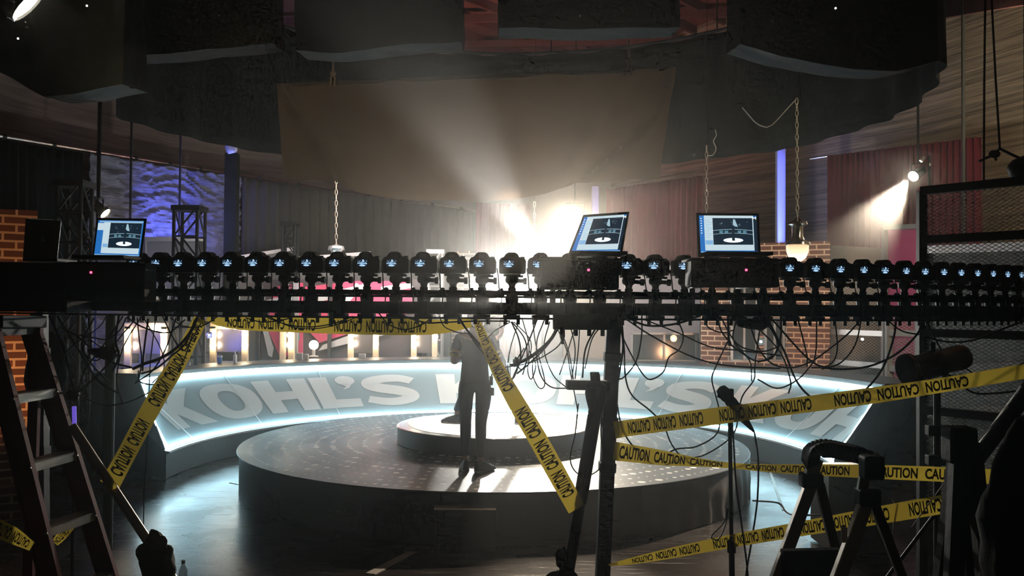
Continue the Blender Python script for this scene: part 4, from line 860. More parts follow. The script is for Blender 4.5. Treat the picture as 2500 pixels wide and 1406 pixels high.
glint_lamp(1645, 826, 15.9, 'small bright round lamp in the mauve flat'); glint_lamp(1858, 834, 14.4, 'small round lamp between the two windows of the brick flat', e=4); glint_lamp(2106, 828, 14.4, 'small round lamp behind the wire mesh', e=5); glint_lamp(510, 818, 14.9, 'little chrome lamp left of the second mirror', 0.05, 3)
# pink wall with white bands
t, a, b, n = flat('pink_wall_flat', 'bright pink wall with white slanting bands behind the mirrors', 'flat', 640, 1030, 682, 17.62, 17.62, mat('dark_mauve_wall', (0.1, 0.075, 0.08), 0.7), None, 682)
def onflat(pts, m, nm, o=0.012, Y=17.56): return MB().slab([W(x, y, Y - o) for x, y in pts], (0, 0.008, 0)).build(nm, m, t)
onflat([(668, 700), (740, 690), (740, 900), (700, 900), (678, 860), (652, 800)], PINK, 'pink_field'); onflat([(745, 700), (830, 690), (828, 800), (776, 832), (745, 800)], PINK, 'pink_field', 0.014); onflat([(830, 686), (1000, 686), (1010, 760), (900, 800), (776, 838)], PINK, 'pink_field', 0.016)
onflat([(640, 800), (652, 800), (668, 850), (664, 872), (655, 868)], WHITEP, 'white_band', 0.03); onflat([(640, 735), (720, 716), (720, 732), (640, 752)], WHITEP, 'white_band', 0.03); onflat([(788, 842), (962, 778), (962, 812), (778, 856)], WHITEP, 'white_band', 0.03)
onflat([(745, 728), (900, 690), (900, 706), (745, 746)], WHITEP, 'white_band', 0.035); onflat([(800, 770), (870, 690), (884, 700), (820, 776)], WHITEP, 'white_band', 0.04); onflat([(718, 804), (731, 804), (731, 830), (718, 830)], mat('teal_paint', (0.03, 0.4, 0.36), 0.6), 'teal_block', 0.03); onflat([(930, 700), (1000, 690), (1010, 702), (930, 716)], WHITEP, 'white_band', 0.045)
area('pink_wall_wash', W(880, 640, 16.2), W(840, 780, 17.6), 45, (1, 0.9, 0.85), 3.0, 0.3)  # area light added to brighten the pink wall, no fixture stands here
# dressing mirrors with bulbs
AMB = mat('warm_mirror_frame', (0.75, 0.6, 0.42), 0.5); MIR = mat('mirror_glass', (0.3, 0.27, 0.28), 0.35, 0.8)
def vanity(px0, px1, py0, py1, lb, bulbs, Y=None, panel=True):
    Y = Y or yr((px0 + px1) / 2, 6.35); a, b = W(px0, py1, Y), W(px1, py0, Y); t = thing('dressing_mirror', lb, 'mirror', ((a.x + b.x) / 2, Y, a.z), 'dressing mirrors with round bulbs')
    w_ = 0.11; x0, x1, z0, z1 = a.x, b.x, a.z - 0.05, b.z
    MB().box((x0, Y, (z0 + z1) / 2), (w_, 0.07, z1 - z0)).box((x1, Y, (z0 + z1) / 2), (w_, 0.07, z1 - z0)).box(((x0 + x1) / 2, Y, z1), (x1 - x0 + w_, 0.07, w_)).build('frame', AMB, t, bevel=0.01)
    MB().box(((x0 + x1) / 2, Y + 0.03, (z0 + z1) / 2 + .1), (x1 - x0 - w_, 0.012, z1 - z0 - .25)).build('mirror_glass', MIR, t)
    MB().box(((x0 + x1) / 2, Y + 0.03, z0 + .04), (x1 - x0, 0.03, 0.06)).build('bottom_rail', SILV, t)
    zc_ = min(ZT + 0.1, a.z - .05); MB().box(((x0 + x1) / 2, Y + .1, z0 / 2), (x1 - x0 + .2, .25, z0)).build('stand', DKF, t)
    for bx, by in bulbs: c = W(bx, by, Y - 0.09); MB().sphere(c, 0.052, (1, 1, 1), 14, 10).build('bulb', BULB, t, smooth=True)
    return t
vanity(312, 402, 796, 890, 'leftmost dressing mirror with glowing bulbs beside the blue wall', [(312, 816), (312, 846), (400, 816), (402, 847), (378, 800)])
vanity(520, 599, 796, 884, 'second dressing mirror with bulbs, blue cup at its foot', [(521, 818), (520, 844), (545, 796), (598, 817), (598, 844), (575, 797)])
vanity(690, 712, 792, 884, 'narrow mirror seen edge-on in front of the pink wall', [(707, 818), (706, 842)])
vanity(856, 918, 800, 884, 'dressing mirror in the middle, right of the single bulb', [(860, 815), (860, 840), (918, 815), (918, 840)])
vanity(1010, 1062, 800, 884, 'dressing mirror nearest the standing person', [(1011, 824), (1012, 840), (1063, 822)])
Y = yr(766, 6.3); c = W(766, 842, Y); t = thing('table_lamp', 'single round bulb on a small bright stand before the pink wall', 'lamp', (c.x, Y, ZT + .1))
MB().sphere(c, 0.085, (1, 1, 1), 18, 12).build('globe', BULB, t, smooth=True); MB().lathe([(0.09, 0), (0.09, 0.02), (0.03, 0.03), (0.03, c.z - ZT - .16)], (c.x, Y, ZT + .1), 16).build('stand', SILV, t, smooth=True)
Y = yr(540, 5.6); c = W(536, 882, Y); t = thing('cup', 'small blue patterned cup on the counter by the second mirror', 'cup', (c.x, Y, ZT + .1)); MB().lathe([(0.035, 0), (0.045, 0.1), (0.045, 0.13), (0.04, 0.13)], (c.x, Y, ZT + .1), 16).build('cup', mat('blue_cup', (0.08, 0.25, 0.6), 0.4), t, smooth=True)
MB().lathe([(0.046, 0.10), (0.047, 0.13)], (c.x, Y, ZT + .1), 16).build('rim', WHITEP, t)
c = W(574, 882, Y); t = thing('bottle', 'small white bottle on the counter right of the blue cup', 'bottle', (c.x, Y, ZT + .1)); MB().lathe([(0.03, 0), (0.03, 0.13), (0.012, 0.16), (0.012, 0.19)], (c.x, Y, ZT + .1), 14).build('bottle', WHITEP, t, smooth=True); MB().lathe([(0.014, 0.19), (0.014, 0.21)], (c.x, Y, ZT + .1), 12).build('cap', SILV, t)
# counter things in front of the pink wall
for px, wd, hh, lb in ((732, .10, .12, 'small grey box on the counter left of the single bulb'), (748, .07, .10, 'small square tin on the counter beside the single bulb'), (884, .12, .08, 'small pale box on the counter under the middle mirror'), (455, .12, .05, 'flat white card on the counter right of the leftmost mirror')):
    Y = yr(px, 5.6); c = W(px, 880, Y); tag(MB().box((c.x, Y, ZT + .1 + hh / 2), (wd, .08, hh)).build('counter_box', PALE, bevel=.006), lb, 'box')
# posts between the mirrors
for i, (px, nm) in enumerate(((630, 'left of the pink wall'), (722, 'right of the narrow mirror'), (942, 'right of the middle mirror'), (495, 'left of the second mirror'), (805, 'before the white band'))):
    Y = yr(px, 6.9); p = W(px, 780, Y); tag(MB().box((p.x, Y, 1.35), (0.07 + .03 * (i % 2), 0.07, 2.7)).build('set_post', SILV if i % 2 else DKF, bevel=.005), 'thin upright set post ' + nm, 'post', 'set posts between the mirrors')

# truss towers
def truss(px0, px1, py0, Y, lb, m=BLACK, zb=None, up=False):
    a = W(px0, py0, Y); b = W(px1, py0, Y); w_ = b.x - a.x; t = thing('truss_tower', lb, 'truss', ((a.x + b.x) / 2, Y, 0.0), 'square truss towers')
    for dx in (0, w_):
        for dy in (0, w_): MB().tube([(a.x + dx, Y + dy, 0), (a.x + dx, Y + dy, a.z)], 0.028, 8).build('upright', m, t, smooth=True)
    MB().box((a.x + w_ / 2, Y + w_ / 2, a.z - .03), (w_ + .08, w_ + .08, 0.08)).build('cap_plate', m, t)
    mb = MB(); z = a.z; k_ = 0
    while z > 0.6:
        z2 = max(0.1, z - w_ * 1.3)
        for dy in (0, w_): mb.tube([(a.x, Y + dy, z), (a.x + w_, Y + dy, z2)] if k_ % 2 else [(a.x + w_, Y + dy, z), (a.x, Y + dy, z2)], 0.016, 6); mb.tube([(a.x, Y + dy, z2), (a.x + w_, Y + dy, z2)], 0.016, 6)
        for dx in (0, w_): mb.tube([(a.x + dx, Y, z), (a.x + dx, Y + w_, z2)], 0.016, 6)
        z = z2; k_ += 1
    mb.build('bracing', m, t, smooth=True); return t
truss(425, 482, 502, 14.2, 'dark square truss tower in front of the blue lit sheet'); truss(690, 720, 542, 17.4, 'faint truss tower in front of the dark brown curtain'); truss(1046, 1080, 610, 17.6, 'pale truss tower top left of the narrow brick column', SILV); truss(140, 198, 440, 11.2, 'dark truss tower at the left above the laptops')
# pendant lamps
def chain(p0, p1, t, m, r=0.018):
    n = max(3, int((p0 - p1).length / (r * 2.7))); d = (p0 - p1).normalized()
    mb = MB()
    for i in range(n):
        c = p1.lerp(p0, (i + .5) / n); s = Vector((1, 0, 0)) if i % 2 else Vector((0, 1, 0)); pts = [c + s * r * .6 * math.cos(6.283 * q / 10) + d * r * 1.6 * math.sin(6.283 * q / 10) for q in range(11)]
        mb.tube(pts, r * .2, 5)
    mb.build('chain', m, t, smooth=True)
CHN = mat('brass_chain', (0.8, 0.7, 0.55), 0.35, 0.6)
p0, p1 = W(1945, 240, 11), W(1947, 530, 11); t = thing('pendant_lamp', 'large glass pendant lamp hanging on a long chain right of the right laptop', 'pendant lamp', p1)
chain(p0, p1, t, CHN, 0.027); MB().tube([p0, Vector((p0.x, p0.y, 8.8))], 0.005, 6).build('wire', BLACK, t)
MB().tube([W(x, y, 11) for x, y in ((1943, 243), (1925, 262), (1900, 290), (1885, 305), (1872, 311), (1855, 306), (1842, 297), (1812, 262))], 0.007, 6).build('loose_wire', mat('pale_wire', (0.7, 0.65, 0.6), 0.5), t, smooth=True)
pz = p1.z; s_ = 11 / F
MB().lathe([(0.004, 0), (4 * s_, -2 * s_), (12 * s_, -8 * s_), (22 * s_, -12 * s_), (24 * s_, -18 * s_), (14 * s_, -22 * s_), (13 * s_, -46 * s_), (17 * s_, -56 * s_), (30 * s_, -62 * s_), (31 * s_, -68 * s_), (27 * s_, -70 * s_)], p1, 28).build('metal_cap', mat('polished_lamp_metal', (0.62, 0.58, 0.52), 0.18, 1.0), t, smooth=True)
gl = MB().lathe([(27 * s_, -69 * s_), (26 * s_, -85 * s_), (20 * s_, -100 * s_), (10 * s_, -108 * s_), (0.004, -110 * s_)], p1, 28, cap=False).build('glass_shade', mat('frosted_lamp_glass', (0.95, 0.85, 0.7), 0.4, emit=0.5, ecol=(1, 0.75, 0.5), trans=0.5), t, smooth=True)
MB().sphere(p1 + Vector((0, 0, -93 * s_)), 17 * s_, (1, 1, .8), 18, 12).build('bulb', mat('pendant_bulb_glow', (1, .9, .75), .3, emit=7, ecol=(1, .8, .58)), t, smooth=True)
def crystal(px, py0, py1, Y, lb, drop=True):
    p0, p1 = W(px, py0, Y), W(px, py1, Y); t = thing('pendant_lamp', lb, 'pendant lamp', p1); chain(p0, p1, t, CHN, 0.034); MB().tube([p0, Vector((p0.x, p0.y, 8.8))], 0.004, 5).build('wire', BLACK, t)
    if drop:
        MB().lathe([(0.01, 0.02), (0.05, 0), (0.13, -0.02), (0.14, -0.06), (0.10, -0.1), (0.06, -0.16), (0.05, -0.2)], p1, 20).build('glass_bowl', mat('cut_glass', (0.9, 0.86, 0.8), 0.1, 0.4, noise_amt=.5, nscale=30), t, smooth=False)
        for i in range(6): a_ = i * 1.047; MB().lathe([(0.004, 0.03), (0.012, 0), (0.004, -0.03)], p1 + Vector((.13 * math.cos(a_), .13 * math.sin(a_), -.07)), 6).build('crystal', mat('cut_glass', (0, 0, 0)), t)
    return t
crystal(821, 435, 598, 15.5, 'small crystal pendant on a chain in front of the dark brown curtain'); crystal(1305, 492, 600, 16.5, 'crystal pendant on a chain in the bright haze behind the cameras')
t = crystal(1725, 355, 560, 13.5, 'bare chain hanging behind the right laptop with a loose curled wire', False)
MB().tube(smoothpath([W(x, y, 13.4) for x, y in ((1726, 380), (1740, 378), (1748, 362), (1742, 345), (1749, 330), (1746, 316))]), 0.008, 6).build('loose_wire', MATS['pale_wire'], t, smooth=True)
# stage lamps
def lamp(c, aim, r, ln, lb, e, col=(1, .9, .75), yoke=True, hang_z=None, floor_z=None):
    c = Vector(c); d = (Vector(aim) - c).normalized(); t = thing('stage_lamp', lb, 'stage lamp', c)
    MB().lathe([(r * .5, -ln), (r * .8, -ln * .9), (r * .85, -ln * .3), (r, -ln * .2), (r, 0), (r * .93, 0), (r * .9, -.02)], c, 24, d, cap=False).lathe([(0.002, -ln), (r * .5, -ln)], c, 24, d, cap=False).build('barrel', BLACK, t, smooth=True)
    MB().lathe([(0.002, -.012), (r * .88, -.012)], c, 24, d, cap=False).build('glowing_lens', mat('lens_glow_%s' % e, (1, .9, .7), .3, emit=e, ecol=col), t)
    s = d.cross(Vector((0, 0, 1))).normalized() * r * 1.2; up = Vector((0, 0, r * 2)) if hang_z else Vector((0, 0, -r * 2)); m_ = c - d * ln * .5
    MB().tube([m_ + s, m_ + s + up * .8, m_ - s + up * .8, m_ - s], 0.012, 6).build('yoke', BLACK, t)
    zz = hang_z if hang_z is not None else 0.0; MB().tube([m_ + up * .8, Vector((m_.x, m_.y, zz))], 0.018, 8).build('pipe', BLACK, t); return t
lamp(MAINL, (0.05, 0, 2.1), 0.27, .4, 'intensely bright lamp low behind the cameras at the centre', 120, WHITE)
lamp(HIGHL, (-1.2, 9.5, 0.9), 0.16, .4, 'bright warm stage lamp left of the tilted middle laptop', 70, WARM, hang_z=8.7)
lamp(BEAML, W(880, 30, 9.0), 0.1, .3, 'stage lamp throwing a pale beam up to the left', 30, WHITE)
lamp(RIGHTL, W(1700, 800, 10.5), 0.085, .3, 'bright spotlight before the wide red curtain at the right', 60, (1, .88, .7), hang_z=8.7)
lamp(LEFTL, W(700, 900, 12), 0.085, .25, 'small warm lamp above the left open laptop', 40, (1, .8, .5), hang_z=8.7)
lamp(TOPL, TOPL + Vector((.5, .2, -.45)), 0.13, .3, 'brightly burning lamp at the top left corner', 50, (1, .9, .7), hang_z=8.7)
c = W(36, 38, 5.2); t = tag(MB().box(c, (0.03, 0.02, 0.06), Euler((0, R(35), 0))).build('lamp_flap', mat('glowing_flap', (1, .95, .85), .3, emit=1.2), bevel=.003), 'small bright flap below the corner lamp', 'flap')
for px, py, lb in ((212, 14, 'tiny bright spark light right of the corner lamp'), (44, 94, 'tiny bright spark light at the far upper left'), (1129, 151, 'tiny white light on the drape above the brown cloth'), (2040, 20, 'tiny pale light on the upper right wrapped box')):
    Y = 6.28 if px < 300 else 16.28 if px < 1500 else 6.38; c = W(px, py, Y); tag(MB().sphere(c, .007 * Y / 6, (1, 1, 1), 10, 6).build('indicator_light', mat('spark_white', (1, 1, 1), .3, emit=3)), lb, 'light')
tag(MB().tube([W(1978, 388, 16.9), W(2022, 381, 16.6)], .02, 8).build('short_rod', CHROME), 'short shiny rod end left of the wide red curtain', 'rod')
# smoke plume flag on the box at the left
c = W(565, 352, 16.6); mb = MB().sphere(c, .16, (.7, .4, 1.4), 20, 14); mb.v = [v + (v - c) * .5 * noise.noise(v * 6) for v in mb.v]
tag(mb.build('crumpled_foil', mat('pale_foil', (.5, .5, .48), .4, .3), smooth=True), 'pale crumpled scrap on top of the dark post above the blue sheet', 'foil')
tag(MB().box((W(567, 400, 16.7).x, 16.7, (W(567, 375, 16.7).z) / 2), (.22, .2, W(567, 375, 16.7).z)).build('wall_post', FABB), 'dark square post under the pale crumpled scrap', 'post')

# ------------------------------------------------------------------ people
def skinmesh(name, chains, m, parent, loc, sub=2, label=None):
    """chains: list of lists of (point, radius); equal points join"""
    V = []; Rr = []; E = []; roots = []; key = {}
    for ch in chains:
        prev = None; first = True
        for p, r in ch:
            p = Vector(p); kk = tuple(round(c, 4) for c in p)
            kk_new = kk not in key
            if kk in key: i = key[kk]
            else:
                i = len(V); key[kk] = i; V.append(p + Vector(loc) - Vector(parent.location)); Rr.append(r if isinstance(r, tuple) else (r, r))
                if first and kk_new: roots.append(i)
            first = False
            if prev is not None and prev != i and (prev, i) not in E and (i, prev) not in E: E.append((prev, i))
            prev = i
    me = bpy.data.meshes.new(name); me.from_pydata([tuple(v) for v in V], E, []); me.update()
    o = bpy.data.objects.new(name, me); COL.objects.link(o); o.parent = parent; me.materials.append(m)
    sk = o.modifiers.new('skin', 'SKIN'); sk.use_smooth_shade = True; sk.branch_smoothing = 0.4
    sv = me.skin_vertices[0].data
    for i, r in enumerate(Rr): sv[i].radius = r
    for i in roots: sv[i].use_root = True
    ss = o.modifiers.new('sub', 'SUBSURF'); ss.levels = sub; ss.render_levels = sub
    if label: o['label'] = label
    return o
SKIN = mat('skin', (0.55, 0.34, 0.24), 0.5); HAIR = mat('dark_hair', (0.03, 0.02, 0.015), 0.5, bump=.5, bscale=60); TEE = mat('dark_tee', (0.035, 0.035, 0.035), 0.85); JEAN = mat('dark_jeans', (0.03, 0.033, 0.045), 0.8, noise_amt=.3, nscale=14)
SOLE = mat('shoe_sole', (0.6, 0.57, 0.52), 0.5); SHOE = mat('shoe_cloth', (0.05, 0.05, 0.055), 0.6)
def hand(wrist, dirn, side, curl=0.5):
    """palm and five fingers; dirn along the hand, side towards the thumb"""
    w_ = Vector(wrist); d = Vector(dirn).normalized(); s = Vector(side).normalized(); dn = d.cross(s).normalized(); ch = [[(w_, .024), (w_ + d * .045, (.036, .018)), (w_ + d * .085, (.038, .016))]]
    for i, ln in enumerate((.068, .078, .074, .058)):
        b = w_ + d * .085 + s * (.027 - .018 * i); k1 = b + d * ln * .5 - dn * ln * .2 * curl; k2 = k1 + d * ln * .3 - dn * ln * .4 * curl
        ch.append([(b - d * .02, .009), (b + d * .006, .0088), (k1, .0082), (k2, .0072)])
    b = w_ + d * .03 + s * .025; ch.append([(b, .011), (b + s * .028 + d * .025, .0098), (b + s * .034 + d * .055 - dn * .012, .0085)]); return ch
def shoe(parent, ankle, heading, zf, nm='shoe'):
    a = Vector((ankle[0], ankle[1], 0)); f = Vector((math.sin(heading), math.cos(heading), 0)); r_ = Vector((f.y, -f.x, 0))
    def ring(t):      # t from heel -0.07 to toe 0.19
        q = (t + .07) / .26; wd = .032 + .014 * math.sin(min(1, q * 1.15) * math.pi * .8); hh = .085 * (1 - q) ** .8 + .035 if q < .75 else .055 * (1 - (q - .75) / .25 * .45)
        if q < .03 or q > .97: wd *= .6; hh *= .75
        return [a + f * t + r_ * wd * math.cos(u) + Vector((0, 0, zf + .012 + (hh if math.sin(u) > 0 else 0) * abs(math.sin(u)))) for u in [i * math.pi / 5 for i in range(10)]]
    mb = MB(); ts = [-.07, -.062, -.03, .0, .04, .08, .12, .16, .182, .19]; rs = [ring(t) for t in ts]
    for r0 in rs: mb.v += r0
    for i in range(len(ts) - 1):
        for k_ in range(10): k2 = (k_ + 1) % 10; mb.f.append([i * 10 + k_, i * 10 + k2, (i + 1) * 10 + k2, (i + 1) * 10 + k_])
    mb.f.append(list(range(10))[::-1]); mb.f.append([len(ts) * 10 - 10 + k_ for k_ in range(10)])
    s = mb.build(nm, SHOE, parent, smooth=True)
    MB().slab([a + f * t + r_ * w_ + Vector((0, 0, zf + .001)) for t, w_ in ((-.074, -.02), (-.05, -.036), (.06, -.042), (.13, -.05), (.185, -.025), (.195, .01), (.15, .045), (.06, .042), (-.05, .036), (-.074, .02))], (0, 0, .018)).build('sole', SOLE, s, bevel=.003)
    mb = MB()
    for i in range(4): t = .03 + i * .024; mb.tube([a + f * t - r_ * .02 + Vector((0, 0, zf + .105 - i * .016)), a + f * (t + .012) + r_ * .02 + Vector((0, 0, zf + .103 - i * .016))], .003, 5)
    mb.build('laces', SOLE, s)
def person(nm_lb, x, Y, zf, feet, knees, elbows, wrists, headp, scale=1.0, shirt_stripe=False, hips=.10, shoulder=.165, handdir=(0, 1, .1), face=None):
    t = thing('person', nm_lb, 'person', (x, Y, zf)); L = (x, Y, zf)
    sh = {s: Vector((s * shoulder, 0.0, 1.37)) for s in (-1, 1)}
    spine = [((0, 0, .93), (.135, .1)), ((0, 0, 1.06), (.125, .09)), ((0, .0, 1.22), (.145, .1)), ((0, .0, 1.35), (.12, .085)), ((0, .02, 1.42), .052), (tuple(Vector(headp) + Vector((0, -.01, -.08))), .06), (tuple(headp), (.078, .092)), (tuple(Vector(headp) + Vector((0, .0, .07))), (.07, .08))]
    ch = [spine]
    for s in (-1, 1):
        i = 0 if s < 0 else 1
        ch.append([((0, .0, 1.35), (.12, .085)), (tuple(sh[s]), .055), (tuple(elbows[i]), .038), (tuple(wrists[i]), .025)])
        ch.append([((0, 0, .93), (.135, .1)), ((s * hips, 0, .86), .085), (tuple(knees[i]), .052), ((feet[i][0], feet[i][1], .09), .036)])
        ch += hand(wrists[i], handdir, (-s, 0, .2), .7)
    skinmesh('body', ch, SKIN, t, L)
    tc = [[((0, 0, .86), (.168, .13)), ((0, 0, .96), (.16, .122)), ((0, 0, 1.06), (.148, .11)), ((0, 0, 1.22), (.165, .118)), ((0, .0, 1.35), (.14, .10)), ((0, .012, 1.395), (.075, .07))]]
    for s in (-1, 1):
        i = 0 if s < 0 else 1; e = sh[s].lerp(Vector(elbows[i]), .78); tc.append([((0, .0, 1.35), (.14, .10)), (tuple(sh[s]), .068), (tuple(e), .056)])
    skinmesh('t_shirt', tc, TEE, t, L)
    if shirt_stripe:
        for s in (-1, 1):
            i = 0 if s < 0 else 1
            for q in (.48, .62): a = sh[s].lerp(Vector(elbows[i]), q); b = sh[s].lerp(Vector(elbows[i]), q + .08); MB().tube([a + Vector(L), b + Vector(L)], .060 - .004 * q, 16).build('sleeve_band', mat('yellow_band', (.8, .6, .12), .6), t, smooth=True)
    jc = []
    for s in (-1, 1):
        i = 0 if s < 0 else 1; kn = Vector(knees[i]); an = Vector((feet[i][0], feet[i][1], .13))
        jc.append([((0, 0, 1.02), (.142, .108)), ((0, 0, .93), (.15, .115)), ((s * hips, 0, .85), .098), (tuple(Vector((s * hips, 0, .85)).lerp(kn, .5)), .082), (tuple(kn), .062), (tuple(kn.lerp(an, .35)), .062), (tuple(an), .045)])
        shoe(t, (x + feet[i][0], Y + feet[i][1] - .01), feet[i][2], zf)
    skinmesh('jeans', jc, JEAN, t, L)
    hp = Vector(headp) + Vector(L); mb = MB().sphere(hp + Vector((0, -.012, .035)), .1, (.9, 1.08, 1.1), 20, 14)
    mb.v = [v if (v.y < hp.y + .06 or v.z > hp.z + .06) else Vector((v.x, hp.y + .06, v.z)) for v in mb.v]; mb.build('hair', HAIR, t, smooth=True)
    for s in (-1, 1): MB().sphere(hp + Vector((s * .079, .015, -.005)), .03, (.35, .7, 1), 10, 8).build('ear', SKIN, t, smooth=True)
    fy = 1; MB().lathe([(.004, .03), (.012, .012), (.015, 0), (.004, -.004)], hp + Vector((0, .093 * fy, -.018)), 8, (0, fy, -.3)).build('nose', SKIN, t, smooth=True)
    for s in (-1, 1): MB().sphere(hp + Vector((s * .032, .083, .012)), .012, (1, .6, .8), 10, 8).build('eye', WHITEP, t, smooth=True)
    MB().sphere(hp + Vector((0, .088, -.052)), .02, (1.1, .4, .3), 10, 6).build('mouth', mat('lips', (.45, .2, .17), .5), t, smooth=True)
    return t
pc = W(1157, 1150, 9.23)
p1_ = person('person seen from behind, dark tee with banded sleeves, dark jeans, standing before the white podium', pc.x, 9.23, H1 + .002, [(-.09, .06, -.15), (.07, -.02, .75)], [(-.09, .02, .5), (.065, .02, .49)], [(-.225, .02, 1.10), (.235, .02, 1.07)], [(-.13, .22, 1.16), (.13, .22, 1.14)], (0, .09, 1.52), 1, True)
MB().box((pc.x + .17, 9.2, H1 + .93), (.035, .05, .09)).tube([(pc.x + .175, 9.2, H1 + .97), (pc.x + .175, 9.2, H1 + 1.0)], .008, 6).box((pc.x + .185, 9.2, H1 + .82), (.03, .05, .08)).build('belt_pouch', BLACKP, p1_, bevel=.006)
p2x = W(1190, 1035, 11.3).x
person('person with wide stance on the podium, mostly hidden behind the standing one', p2x, 11.3, H2 + .007, [(-.40, 0, -1.2), (.41, 0, 1.0)], [(-.24, .04, .49), (.25, .04, .49)], [(-.2, .0, 1.12), (.16, .02, 1.12)], [(-.14, -.2, 1.0), (.05, -.2, 1.0)], (0, -.01, 1.54), 1, False, .11, .17, (0, -1, .1))

# ------------------------------------------------------------------ foreground stands, ladders, lamps
REDF = mat('red_brown_fibreglass', (0.14, 0.03, 0.022), 0.7, noise_amt=.2, nscale=10, spec=.12); POLE = mat('tan_pole', (0.42, 0.34, 0.24), 0.4, 0.3)
def tofloor(a, b, z=0.0): return a + (b - a) * ((a.z - z) / (a.z - b.z))
def lad():
    t = thing('step_ladder', 'tall red brown folding ladder with pale metal steps at the left', 'ladder', W(110, 800, 4.4))
    n0, n1 = W(-4, 800, 4.2), W(145, 1406, 4.2); f0, f1 = W(96, 800, 4.55), W(285, 1406, 4.55); nb, fb = tofloor(n0, n1), tofloor(f0, f1)
    for a, b in ((n0, nb), (f0, fb)):
        MB().bar(a - Vector((.045, 0, 0)), b - Vector((.045, 0, 0)), .085, .012, (0, 1, 0)).bar(a, b, .008, .035, (0, 1, 0)).bar(a - Vector((.09, 0, 0)), b - Vector((.09, 0, 0)), .008, .035, (0, 1, 0)).build('side_rail', REDF, t)
        MB().box(b + Vector((-.05, 0, .02)), (.12, .05, .04)).build('rubber_foot', RUBBER, t)
    for px0, px1 in ((-14, -100), (90, 70)):
        Y = 4.2 if px0 < 0 else 4.55; a = W(px0, 800, Y); b = tofloor(a, W(px1, 1406, Y)); MB().bar(a, b, .05, .03, (0, 1, 0)).build('rear_leg', REDF, t)
    for yn, yf in ((800, 790), (962, 947), (1128, 1101), (1290, 1244), (1452, 1392)):
        q = lambda a, b, y, Y: a + (b - a) * ((a.z - W(0, y, Y).z) / (a.z - b.z))
        A = q(n0, nb, yn, 4.2); B = q(f0, fb, yf, 4.55); B.z = A.z = (A.z + B.z) / 2
        mb = MB().slab([A, B, B + Vector((-.085, 0, 0)), A + Vector((-.085, 0, 0))], (0, 0, -.006)); mb.slab([A, B, B + Vector((0, 0, -.045)), A + Vector((0, 0, -.045))], (-.006, 0, 0)); mb.build('step', ALU if yn > 850 else BLACKP, t)
        for P in (A, B): MB().lathe([(.008, 0), (.008, .006)], P + Vector((.004, -.02 if P is A else -.02, -.02)), 8, (0, -1, 0)).build('rivet', CHROME, t)
    MB().slab([n0 + Vector((.03, -.02, 0)), f0 + Vector((.03, .02, 0)), f0 + Vector((-.14, .02, 0)), n0 + Vector((-.14, -.02, 0))], (0, 0, .06)).build('top_cap', BLACKP, t, bevel=.006)
lad()
t = thing('leaning_pole', 'pale metal pole sloping down to the right beside the tall ladder', 'pole', W(262, 1185, 4.1)); a = W(176, 1040, 4.15); b = tofloor(a, W(420, 1410, 4.0), .02); m_ = a.lerp(b, .45)
MB().tube([a, m_], .021, 12).build('upper_tube', POLE, t, smooth=True); MB().tube([m_, b], .025, 12).tube([m_ - (b - a).normalized() * .02, m_ + (b - a).normalized() * .03], .032, 12).build('lower_tube', POLE, t, smooth=True)
lump('sandbag', 'dark olive cloth bag slung on the end of the leaning pole', 'sandbag', 378, 1374, 3.93, .068, (1, .8, 1.25), mat('olive_cloth', (.12, .11, .07), .9, bump=.3, bscale=9), 3, .7)
lump('work_glove', 'brown glove shaped cloth tucked on top of the olive bag', 'glove', 386, 1325, 3.92, .045, (.9, .7, 1.3), mat('brown_cloth', (.2, .14, .09), .9), 5, .6)
c = W(447, 1400, 6.95); t = thing('water_bottle', 'small clear water bottle on the floor right of the olive bag', 'bottle', (c.x, 6.95, 0)); MB().lathe([(.03, 0), (.033, .02), (.033, .15), (.012, .19), (.012, .2)], (c.x, 6.95, 0), 16).build('bottle', mat('clear_plastic', (.5, .55, .55), .1, alpha=.5), t, smooth=True); MB().lathe([(.014, .2), (.014, .225)], (c.x, 6.95, 0), 12).build('cap', WHITEP, t)
# tilted stand
t = thing('tilted_stand', 'black leaning stand with a short cross arm left of the tall post', 'stand', W(1455, 960, 4.55)); a = W(1462, 950, 4.55); b = tofloor(a, W(1386, 1406, 4.55))
MB().tube([a, a.lerp(b, .32)], .035, 14).tube([a.lerp(b, .31), b], .029, 14).build('pole', BLACK, t, smooth=True); MB().bar(W(1383, 939, 4.52), W(1486, 941, 4.56), .05, .048).build('cross_arm', BLACK, t, bevel=.004)
MB().lathe([(.014, .075), (.02, .06), (.022, .03), (.05, .01), (.055, -.03), (.05, -.06), (.034, -.12)], W(1455, 945, 4.5), 18).build('head', BLACKP, t, smooth=True); MB().tube([W(1447, 908, 4.5), W(1449, 935, 4.5)], .014, 10).build('knob', BLACKP, t)
MB().box((b.x, b.y, .02), (.35, .35, .03)).build('base_plate', BLACK, t, bevel=.004)
lump('sandbag', 'round dark sandbag at the foot of the tilted stand at the bottom edge', 'sandbag', 1370, 1432, 4.5, .098, (1.05, .8, .95), FABB, 11, .25); lump('cloth_scrap', 'twisted dark cloth end on the tilted stand above the round bag', 'cloth', 1374, 1370, 4.48, .035, (.8, .7, 1.9), FABB, 13, .6)
